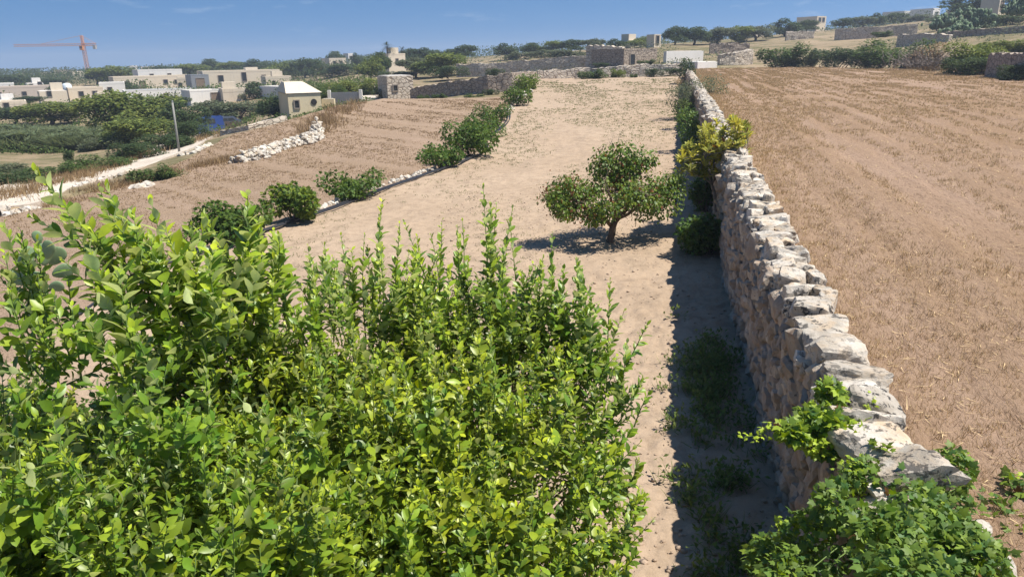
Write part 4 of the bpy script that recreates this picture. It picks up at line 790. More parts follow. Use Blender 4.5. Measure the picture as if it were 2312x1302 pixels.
stones('field_stone', 'pale stone lying beside the bramble bush', [on(u, v) for u, v in ((300, 425), (330, 420))], .25, .12, .32, 10, 156, 'stone', group='stones by the bramble bush')
stones('field_stone', 'pale stone in the thin row under the pole', [on(u, v) for u, v in ((400, 352), (440, 345), (470, 330))], .3, .15, .28, 34, 157, 'stone', group='stones under the pole')
stones('field_stone', 'white stone at the far end of the hose', [on(u, v, zg) for u, v in ((1130, 262), (1165, 232), (1195, 205))], .25, .2, .3, 26, 158, 'stone', zf=zg, group='stones at the far end of the hose')

# ------------------------------------------------------------------ tracks
def track(name, pts, wid, m='track', lift=.07):
    pts = np.array(pts); n = 16 * len(pts); tt = np.linspace(0, 1, n); ci = np.linspace(0, 1, len(pts)); x, y = np.interp(tt, ci, pts[:, 0]), np.interp(tt, ci, pts[:, 1]); tg = unit(np.stack([np.gradient(x), np.gradient(y)], 1)); nn = np.stack([tg[:, 1], -tg[:, 0]], 1)
    o = np.linspace(-1, 1, 7)[None] * wid * .5 * (1 + .1 * np.sin(tt * 40))[:, None]; X = x[:, None] + nn[:, :1] * o; Y = y[:, None] + nn[:, 1:] * o; return grid(name, X, Y, T(X, Y) + lift, m, skirt=.6)
track('gravel_road', [P(*q_) for q_ in ((-60, 500, 27.5), (90, 425, 33.5), (200, 398, 37), (300, 372, 42), (395, 333, 51), (440, 312, 66), (468, 300, 80), (490, 292, 90))], 4.2)
track('dirt_track', [P(*q_) for q_ in ((835, 226, 76), (835, 210, 84), (848, 198, 95), (870, 186, 110))], 3.2)

# ------------------------------------------------------------------ buildings
def wallmesh(name, m, parent, c, d, top=(1, 1)):
    a = Acc(); a.box(c, d, 0, (0, .5, .5), top); return a.build(name, m, parent, smooth=False)
def house(name, label, cat, u0, u1, vt, vb, Y, depth, m, yaw=0.0, wins=(), parapet=.35, boxes=(), roof='roofcon', group=None):
    """front face spans u0..u1, vt..vb in the photo at distance Y; wins: (x share, z share, width m, height m, kind); boxes: (x share, y share, w, d, h) rooms on the roof"""
    a, b = P(u0, vb, Y), P(u1, vb, Y); c = (a + b) / 2; wd = abs(b[0] - a[0]); h = P((u0 + u1) / 2, vt, Y)[2] - c[2]; zb = -2.0
    yaw += 0.55 if depth > 1 else 0.0
    r = thing(name, label, cat, tuple(c), yaw, group); wallmesh('wall', m, r, (0, depth / 2, zb), (wd, depth, h - zb))
    rf = wallmesh('roof', roof, r, (0, depth / 2, h), (wd - .3, depth - .3, .06))
    if parapet:
        pa = Acc(); t = .22
        for cx_, cy_, dx_, dy_ in ((0, t / 2 - .02, wd + .04, t), (0, depth - t / 2 + .02, wd + .04, t), (-wd / 2 + t / 2 - .02, depth / 2, t, depth - 2 * t + .04), (wd / 2 - t / 2 + .02, depth / 2, t, depth - 2 * t + .04)): pa.box((cx_, cy_, h + .002), (dx_, dy_, parapet))
        pa.build('parapet', m, r, smooth=False)
    for (fx, fy, w_, d_, hh) in boxes: wallmesh('roof_room', m, r, (wd * (fx - .5), depth * fy, h + .06), (w_, d_, hh))
    for (fx, fz, w_, hh, kind) in wins:
        x, z = wd * (fx - .5), h * fz
        f = Acc(); e = .09
        for cx_, cz_, dx_, dz_ in ((0, -e, w_ + 2 * e, e), (0, hh, w_ + 2 * e, e), (-w_ / 2 - e / 2, 0, e, hh), (w_ / 2 + e / 2, 0, e, hh)): f.box((x + cx_, -.03, z + cz_), (dx_, .12, dz_))
        fo = f.build('door' if kind == 'door' else 'window', 'frame', r, smooth=False); g_ = Acc(); g_.box((x, -.004, z + .002), (w_ - .004, .05, hh - .004)); g_.build('panel' if kind == 'door' else 'pane', 'timber' if kind == 'door' else 'glass', fo, smooth=False)
    return r
H = house
H('farmhouse', 'long cream farmhouse with a dark doorway below a white upper storey', 'house', 269, 420, 175, 204, 182, 9, 'cream', .04, ((.38, .02, 1.2, 2.1, 'door'), (.18, .4, .9, 1.0, 'w'), (.7, .45, .9, 1.0, 'w'), (.85, .45, .8, .9, 'w')))
H('house', 'white flat-roofed house rising behind the long cream farmhouse', 'house', 320, 412, 160, 190, 196, 9, 'white', .04, ((.3, .5, .8, .9, 'w'), (.7, .5, .8, .9, 'w')))
H('outbuilding', 'long low white outbuilding with a grey lean-to roof in front of the cream farmhouse', 'outbuilding', 292, 432, 204, 226, 140, 6, 'white', -.03, ((.2, .2, .7, .8, 'w'), (.6, .2, .7, .8, 'w')), .15, (), 'sheet')
H('outbuilding', 'white garden wall and shed beside the long low outbuilding', 'outbuilding', 434, 506, 206, 236, 118, 5, 'white', .1, ((.75, .0, 1.2, 1.7, 'door'),), .2)
hb = H('farmhouse', 'largest pale stone farmhouse with a small rooftop room, above the olive trees', 'house', 468, 634, 163, 200, 168, 10, 'cream', -.05, ((.22, .45, 1.0, 1.3, 'w'), (.52, .45, .9, 1.8, 'w'), (.78, .5, .8, 1.0, 'w'), (.92, .45, .8, 1.0, 'w')), .4, ((.66, .4, 2.6, 2.5, .9),))
H('barn', 'grey sheet-metal barn wall between the white upper house and the largest farmhouse', 'barn', 436, 474, 170, 202, 158, 7, 'sheet', 0, ((.5, .0, 1.6, 2.2, 'door'),), .1, (), 'sheet')
H('house', 'small yellow stone house with one window among the trees', 'house', 180, 218, 231, 262, 102, 4, 'yellow', .1, ((.5, .35, .55, .8, 'w'),), .2)
H('farm_building', 'long low pinkish building at the picture edge', 'house', -40, 118, 199, 224, 165, 8, 'pink', -.04, ((.3, .3, .8, .8, 'w'), (.6, .3, .8, .8, 'w'), (.85, .3, .8, .8, 'w')))
H('house', 'white-roofed house behind the long pinkish building', 'house', -20, 30, 192, 215, 178, 8, 'white', 0, ((.6, .35, 1.2, 1.0, 'w'),))
H('house', 'low cream house under the crane', 'house', 163, 232, 201, 224, 150, 7, 'cream', .05, ((.35, .3, .8, .9, 'w'), (.75, .3, .8, .9, 'w')))
H('house', 'pale house with a sloping end between the crane and the cream farmhouse', 'house', 232, 282, 190, 219, 158, 7, 'white', -.1, ((.4, .4, .8, .9, 'w'),))
H('house', 'distant pale block on the ridge beside the crane mast', 'house', 128, 168, 160, 176, 330, 9, 'pink', 0, ((.3, .4, 1, 1.1, 'w'), (.7, .4, 1, 1.1, 'w')))
H('house', 'distant low beige block farther out than the crane mast', 'house', 95, 128, 165, 178, 340, 9, 'cream', 0, ((.5, .4, 1, 1.1, 'w'),))
H('house', 'tiny white block showing among the ridge trees', 'house', 296, 311, 150, 162, 390, 6, 'white', 0, ((.5, .4, 1, 1.1, 'w'),))
H('house', 'tiny white gabled block on the ridge above the hedge', 'house', 787, 799, 123, 140, 260, 5, 'white', 0, ((.5, .4, .8, .9, 'w'),))
H('house', 'low sandy building half hidden by the ridge trees', 'house', 744, 783, 134, 150, 230, 7, 'cream', 0, ((.3, .3, .8, .9, 'w'), (.7, .3, .8, .9, 'w')))
for (u0, u1, vt, vb, Y, m_, lab) in ((40, 72, 168, 180, 380, 'cream', 'far cream block on the ridge under the tip of the crane jib'), (84, 102, 178, 194, 250, 'white', 'narrow white house on the slope below the ridge, behind the low pink building'), (48, 80, 186, 200, 230, 'pink', 'low pink house on the slope, behind the white-roofed house'), (168, 196, 164, 178, 300, 'cream', 'low cream house right behind the crane mast'), (236, 266, 158, 172, 350, 'white', 'far white block on the ridge between the crane and the white house'), (322, 352, 152, 164, 380, 'cream', 'far low cream block behind the white upper storey'), (604, 660, 178, 206, 150, 'cream', 'low cream annex beside the largest pale farmhouse'), (636, 672, 196, 222, 112, 'white', 'white low shed behind the yellow store'), (560, 600, 206, 232, 122, 'pink', 'weathered pink shed below the largest pale farmhouse'), (96, 150, 206, 224, 142, 'cream', 'cream shed beside the plinth of the water tank'), (10, 60, 236, 256, 120, 'cream', 'low cream ruin among the bushes at the picture edge'), (66, 98, 188, 202, 205, 'white', 'small white house behind the cream shed of the water tank'), (238, 266, 176, 194, 215, 'cream', 'cream house among the ridge trees beside the crane'), (404, 440, 180, 204, 170, 'cream', 'narrow cream house filling the gap beside the grey barn'), (508, 556, 208, 238, 116, 'cream', 'plain cream shed below the largest pale farmhouse'), (0, 36, 226, 244, 140, 'white', 'white shed below the long pinkish building'), (226, 262, 222, 246, 125, 'cream', 'small cream house rising out of the valley trees'), (688, 716, 160, 176, 230, 'cream', 'low cream house in the wood above the yellow store'), (1420, 1452, 92, 108, 150, 'cream', 'low cream hut beside the stone gable'), (1700, 1730, 62, 80, 190, 'cream', 'small pale hut among the hilltop trees')):
    wr = random.Random(u0 * 7 + vt); H('house', lab, 'house', u0, u1, vt, vb, Y, wr.uniform(4, 8), m_, wr.uniform(-.15, .2), tuple((wr.uniform(.15, .4) + .42 * i_, wr.uniform(.2, .5), wr.uniform(.5, 1.0), wr.uniform(.7, 1.2), 'w') for i_ in range(wr.choice((0, 1, 1, 2)))), wr.choice((0, .25, .5)), ((wr.uniform(.3, .7), .5, 2.0, 2.0, wr.uniform(.6, 1.5)),) if wr.random() < .5 else ())
hy = H('farm_store', 'yellow stone store with a round window at the edge of the lower field', 'building', 656, 728, 212, 268, 66, 7.5, 'yellow', -.15, ((.25, .45, .35, .6, 'w'),), 0)
a = Acc(); hh = P(690, 212, 66)[2] - P(690, 268, 66)[2]; wd = 72 * px(66); a.add([[-wd / 2 - .1, -.1, hh + .08], [wd / 2 + .1, -.1, hh + .08], [wd / 2 + .1, 7.6, hh + .08], [-wd / 2 - .1, 7.6, hh + .08], [-wd / 2 + .2, 3.0, hh + .95], [wd * .15, 3.0, hh + .95], [wd * .15, 5, hh + .95], [-wd / 2 + .2, 5, hh + .95]], BOXF); a.build('pitched_roof', 'cream', hy, smooth=False)
a = Acc(); ang = np.linspace(0, 2 * math.pi, 21)[:-1]; a.tube(np.array([[wd * .27, -.05, hh * .66], [wd * .27, .05, hh * .66]]), .26, 18); a.build('round_window', 'dark', hy, smooth=False)
H('yard_wall', 'low yellow yard wall joining the yellow store to the grey gate', 'wall', 728, 756, 224, 250, 69, .5, 'yellow', 0, (), 0)
gt = thing('metal_gate', 'grey corrugated gate between two pale posts at the field edge', 'gate', tuple(P(781, 238, 71)))
a = Acc(); gw = 62 * px(71); gh = 28 * px(71)
for i in range(28): a.box((-gw / 2 + gw * (i + .5) / 28, .02 * (i % 2), -.3), (gw / 28, .05, gh + .3))
a.build('sheet_panel', 'sheet', gt, smooth=False)
for sx in (-1, 1): a = Acc(); a.box((sx * (gw / 2 + .14), 0, -.5), (.28, .3, gh + .7)); a.build('post', 'white', gt, smooth=False)
H('tower_house', 'square stone tower house with a smaller rooftop room, next to the palms', 'house', 877, 920, 124, 168, 150, 5, 'cream', .1, ((.5, .55, .5, .9, 'w'),), .25, ((.55, .4, 1.7, 1.8, 1.3),))
H('stone_shed', 'roofless pale stone shed by the dirt track', 'shed', 876, 936, 172, 226, 75, 4, 'rubble_pale', -.15, ((.3, .4, .4, .5, 'w'),), 0)
H('chapel', 'tiny stone gable with an open niche on the skyline', 'building', 1474, 1494, 80, 106, 138, 2, 'cream', 0, ((.5, .25, .65, 1.35, 'w'),), .15)
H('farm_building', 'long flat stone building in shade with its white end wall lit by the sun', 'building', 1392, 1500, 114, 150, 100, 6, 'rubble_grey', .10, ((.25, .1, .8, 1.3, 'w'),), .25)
H('white_wall', 'white plastered wall ramping up beside the long flat stone building', 'wall', 1494, 1598, 116, 142, 99, .6, 'white', .45, (), 0)
H('cistern', 'square white concrete cistern roof at the far end of the dry stone wall', 'cistern', 1566, 1628, 140, 152, 91.5, 4.5, 'white', 0, (), 0, (), 'white')
H('house', 'pale distant house on the hilltop between two clumps of trees', 'house', 1838, 1870, 40, 56, 225, 7, 'cream', 0, ((.3, .4, 1, 1.1, 'w'), (.7, .4, 1, 1.1, 'w')))
H('house', 'white distant villa roof above the hilltop trees', 'house', 2034, 2060, 28, 50, 235, 7, 'white', 0, ((.5, .4, 1, 1.1, 'w'),))
H('house', 'white distant house just before the cactus slope', 'house', 2098, 2126, 22, 46, 230, 7, 'white', 0, ((.5, .4, 1, 1.1, 'w'),))
H('stone_hut', 'ochre stone hut above the cactus slope at the top corner', 'hut', 2248, 2270, -4, 30, 130, 3, 'cream', 0, ((.5, .2, .7, 1.4, 'door'),), .1)
H('truck_shelter', 'tan panel shelter standing behind the blue van', 'shelter', 460, 489, 272, 298, 92, 2.2, 'cardboard', .15, ((.5, .1, .9, .8, 'w'),), 0)
tk = thing('water_tank', 'bluish white rooftop water tank beside the crane', 'water tank', tuple(P(153, 206, 152)))
a = Acc(); a.tube([[0, 0, -1], [0, 0, 1.2], [0, 0, 1.45], [0, 0, 1.55]], [.85, .85, .6, .15], 14); a.build('tank', 'tank', tk); a = Acc(); a.box((0, 0, -3), (1.6, 1.6, 2)); a.build('plinth', 'white', tk, smooth=False)
fn = thing('timber_fence', 'weathered vertical board fence beside the parked cars', 'fence', tuple(P(533, 298, 84)))
for i in range(9): a = Acc(); a.box((-1.0 + i * .26, 0, -.6), (.24, .05, 1.75 + .1 * math.sin(i * 3))); a.build('board', 'timber', fn, smooth=False)

# ------------------------------------------------------------------ terrace walls
def terrace(name, label, pts, thick, m, seed, cat='terrace wall'):
    """pts: (u, v top, v base, Y) along the wall"""
    rng = np.random.default_rng(seed); Q = np.array([[*P(u, vb, Y), P(u, vt, Y)[2]] for (u, vt, vb, Y) in pts]); n = 14 * len(pts); tt = np.linspace(0, 1, n); ci = np.linspace(0, 1, len(pts)); x, y, z0, z1 = (np.interp(tt, ci, Q[:, k]) for k in range(4))
    tg = unit(np.stack([np.gradient(x), np.gradient(y)], 1)); nn = np.stack([-tg[:, 1], tg[:, 0]], 1); nn = np.where((nn[:, 1] > 0)[:, None], nn, -nn); hv = np.linspace(0, 1, 9); z1 = z1 + (fbm(tt * n * .35, 0 * tt, 0, seed, 3) - .5) * .35 * np.minimum(1, (z1 - z0))
    rows = []
    for h in hv: o = (fbm(x * 1.3, y * 1.3, h * 4 + z0, seed + 1, 3) - .5) * .22; rows.append(np.stack([x + nn[:, 0] * (o + .1 * h), y + nn[:, 1] * (o + .1 * h), z0 - .8 + (z1 - z0 + .8) * h], 1))
    for h in hv[::-1]: rows.append(np.stack([x + nn[:, 0] * (thick - .1 * h), y + nn[:, 1] * (thick - .1 * h), z0 - .8 + (z1 - z0 + .8) * h + .02], 1))
    V = np.stack(rows, 1); k = V.shape[1]; i = np.arange(n - 1)[:, None] * k; j = np.arange(k - 1)[None]; a = Acc(); a.add(V.reshape(-1, 3), [np.stack([i + j, i + k + j, i + k + j + 1, i + j + 1], -1).reshape(-1, 4), np.array([list(range(k)), [(n - 1) * k + q_ for q_ in range(k)][::-1]])])
    o = a.build(name, m, smooth=False); return tag(o, label, cat)
terrace('terrace_wall', 'long pale rubble terrace wall stepping up the slope behind the tower house', [(1030, 146, 172, 112), (1120, 142, 168, 110), (1230, 134, 160, 108), (1328, 124, 152, 106)], .8, 'rubble_pale', 201)
terrace('terrace_wall', 'taller pale rubble wall at the corner of the long flat stone building', [(1322, 104, 150, 104), (1370, 103, 148, 102), (1402, 108, 148, 100)], .8, 'rubble_pale', 202)
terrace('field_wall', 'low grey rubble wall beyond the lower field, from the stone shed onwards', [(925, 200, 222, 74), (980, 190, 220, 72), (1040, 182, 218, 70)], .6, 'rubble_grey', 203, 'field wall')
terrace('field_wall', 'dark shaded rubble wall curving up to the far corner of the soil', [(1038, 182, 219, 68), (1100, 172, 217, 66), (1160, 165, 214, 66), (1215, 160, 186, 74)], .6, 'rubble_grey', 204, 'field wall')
terrace('field_wall', 'pale low wall closing the far end of the bare soil', [(1215, 160, 186, 77.2), (1300, 156, 184, 77.6), (1365, 152, 182, 77.9), (1450, 147, 178, 78.2), (1540, 143, 175, 78.6)], .7, 'rubble_pale', 205, 'field wall')
terrace('terrace_wall', 'grey dry wall behind the white cistern', [(1603, 100, 120, 122), (1650, 98, 118, 122), (1692, 98, 118, 122)], .7, 'rubble_grey', 206)
terrace('rubble_bank', 'crumbling pale bank beside the white cistern', [(1625, 124, 148, 97), (1660, 120, 147, 97), (1700, 112, 142, 98)], 1.4, 'rubble_pale', 207, 'bank')
terrace('terrace_wall', 'short pale wall under the hilltop trees', [(1775, 72, 88, 150), (1838, 71, 87, 150)], .7, 'rubble_pale', 208)
terrace('terrace_wall', 'long sunlit terrace wall on the hillside above the field bushes', [(1884, 66, 86, 138), (1960, 62, 84, 136), (2070, 55, 80, 134)], .8, 'rubble_pale', 209)
terrace('terrace_wall', 'white stone terrace wall just above the field bushes', [(2023, 78, 96, 108), (2080, 76, 96, 104), (2140, 78, 98, 100)], .8, 'rubble_pale', 210)
terrace('terrace_wall', 'rough terrace wall halfway up the cactus slope', [(2120, 74, 92, 108), (2220, 66, 90, 100), (2340, 58, 84, 96)], .8, 'rubble_grey', 211)
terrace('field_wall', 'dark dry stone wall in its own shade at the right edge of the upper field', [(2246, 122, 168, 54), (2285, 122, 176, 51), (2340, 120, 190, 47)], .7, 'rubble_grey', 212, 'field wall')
terrace('field_wall', 'ochre end wall beside the cactus slope', [(2132, 24, 48, 180), (2165, 22, 44, 178)], .7, 'rubble_pale', 213, 'field wall')
terrace('road_wall', 'low pale wall along the field edge between the road and the yellow store', [(495, 296, 306, 58), (560, 284, 296, 56), (650, 262, 274, 58)], .45, 'rubble_pale', 214, 'field wall')

# ------------------------------------------------------------------ background trees and hedges
def proto(kind, seed):
    rng = np.random.default_rng(seed); L, W = Acc(), Acc(); m, tm = 'treeleaf', SMALL
    if kind in ('round', 'dark', 'olive'):
        nb = 9; bl = [(0, 0, .62, .26, .26, .26)]
        for i in range(nb): a = i * 2.4 + rng.uniform(0, 1); r = rng.uniform(.18, .34); z = rng.uniform(.34, .80); rr_ = rng.uniform(.13, .22); bl.append((r * math.cos(a), r * math.sin(a), z, rr_, rr_, rr_ * rng.uniform(.75, 1.0)))
        bl.append((rng.normal(0, .06), 0, .86, .14, .14, .13)); m = {'round': 'treeleaf', 'dark': 'carob', 'olive': 'olive'}[kind]
        blob_leaves(L, rng, bl, 5200, .048, tm, .62 if kind == 'round' else .2, droop=.2, shell=.5, gap=.40, gscale=.55, wid=1.1, bright=(.2, .8))
        limb(W, (0, 0, -.12), (.01, 0, .32), .035, .026, rng, .05, 5, 7)
        for b in bl[:8]: limb(W, (.01, 0, .30), b[:3], .018, .006, rng, .12, 5, 5)
    elif kind in ('hedge', 'darkhedge', 'greyhedge', 'yellowhedge'):
        bl = []
        for i in range(13): rr_ = rng.uniform(.13, .22); bl.append((rng.uniform(-.42, .42), rng.uniform(-.25, .25), rng.uniform(.15, .72), rr_, rr_, rng.uniform(.18, .30)))
        m = {'hedge': 'shrub', 'darkhedge': 'carob', 'greyhedge': 'olive', 'yellowhedge': 'treeleaf'}[kind]
        blob_leaves(L, rng, bl, 5600, .05, tm, .9 if kind == 'yellowhedge' else .25, droop=.1, shell=.5, gap=.37, gscale=.6, wid=1.1, bright=(.2, .8))
        for b in bl[::2]: limb(W, (b[0] * .4, b[1] * .4, -.08), b[:3], .015, .005, rng, .12, 5, 5)
    elif kind == 'reed':
        m = 'reed'; n = 2600; x, y = rng.uniform(-.5, .5, n), rng.uniform(-.3, .3, n); h = .55 + .45 * fbm(x * 5, y * 5, 0, seed, 2); ok = rng.random(n) < .9; up = unit(np.stack([rng.normal(.05, .16, n), rng.normal(0, .16, n), np.ones(n)], 1)); X, Y, Z = frames(up, rng.normal(size=(n, 3)) * [1, 1, 0]); L.inst(BLADE2, np.stack([x, y, 0 * x - .05], 1), X, Y, Z, h, .028, np.stack([rng.random(n) * .6, rng.uniform(.25, .75, n), np.zeros(n)], 1))
        n = 2600; x, y = rng.uniform(-.5, .5, n), rng.uniform(-.3, .3, n); z = rng.uniform(.3, .85, n); X, Y, Z = frames(np.stack([rng.normal(0, 1, n), rng.normal(0, 1, n), rng.normal(.2, .4, n)], 1), np.tile([0, 0, 1.], (n, 1))); L.inst(BLADE2, np.stack([x, y, z * (.6 + .45 * fbm(x * 5, y * 5, 0, seed, 2))], 1), X, Y, Z, .13, .03, np.stack([rng.random(n) * .6, rng.uniform(.25, .75, n), np.zeros(n)], 1))
        for i in range(6): limb(W, (rng.uniform(-.4, .4), rng.uniform(-.2, .2), -.1), (rng.uniform(-.4, .4), rng.uniform(-.2, .2), .7), .008, .004, rng, .05, 4, 4)
    elif kind == 'palm':
        m = 'palm'; limb(W, (0, 0, -.1), (.02, 0, .74), .028, .022, rng, .03, 6, 7)
        for i in range(34):
            a = i * 2.4; el = rng.uniform(-.35, 1.3); ln = rng.uniform(.26, .34); tt = np.linspace(0, 1, 9); d = np.array([math.cos(a), math.sin(a)]); px_ = .02 + d[0] * ln * tt * math.cos(el); py_ = d[1] * ln * tt * math.cos(el); pz = .74 + ln * tt * math.sin(el) - .16 * tt ** 2; p_ = np.stack([px_, py_, pz], 1)
            k = np.repeat(np.arange(1, 9), 4); tg = unit(np.gradient(p_, axis=0))[k]; sd_ = np.cross(tg, [0, 0, 1.]) * np.where(np.arange(32) % 2, 1, -1)[:, None]; X, Y, Z = frames(tg * .6 + sd_ + [0, 0, -.2], np.tile([0, 0, 1.], (32, 1))); L.inst(BLADE2, p_[k], X, Y, Z, .085, .016, np.tile([.2, rng.uniform(.3, .7), 0], (32, 1)))
    c = L.build('crown', m); t = W.build('trunk', 'bark'); return c, t
PROTO = {}
for i, (kd, nv) in enumerate((('round', 3), ('dark', 3), ('olive', 2), ('hedge', 2), ('darkhedge', 2), ('greyhedge', 2), ('yellowhedge', 1), ('reed', 2), ('palm', 1))):
    PROTO[kd] = [proto(kd, 300 + 10 * i + j) for j in range(nv)]
_used = set(); _cnt = {}
def tree(name, label, cat, u, vb, vt, wpx, Y, kind, group=None, dz=0.0, depth=None):
    base = P(u, vb, Y); top = P(u, vt, Y); h = (top[2] - base[2]); wd = wpx * px(Y) * (1.45 if group == G1 else 1.3 if group in (G2, G5) else 1.1); k = _cnt.get(kind, 0); _cnt[kind] = k + 1; c, t = PROTO[kind][k % len(PROTO[kind])]
    r = thing(name, label, cat, (base[0], base[1], base[2] - .1), (k * 2.1) % 6.28 if kind in ('round', 'dark', 'olive', 'palm') else (k % 2) * math.pi, group)
    k2 = 0.92 if kind in ('round', 'dark', 'olive') else 1.0
    for src in (c, t):
        o = src if src.name not in _used else src.copy()
        if src.name in _used: COL.objects.link(o)
        _used.add(src.name); o.parent = r; o.scale = (wd / k2, (depth or wd) / k2, h * 1.02)
    return r
G1 = 'trees of the valley on the far side of the road'; G2 = 'trees on the skyline'; G3 = 'bushes along the far edge of the upper field'; G4 = 'bushes on the bank at the end of the soil'; G5 = 'hedge bushes along the road'
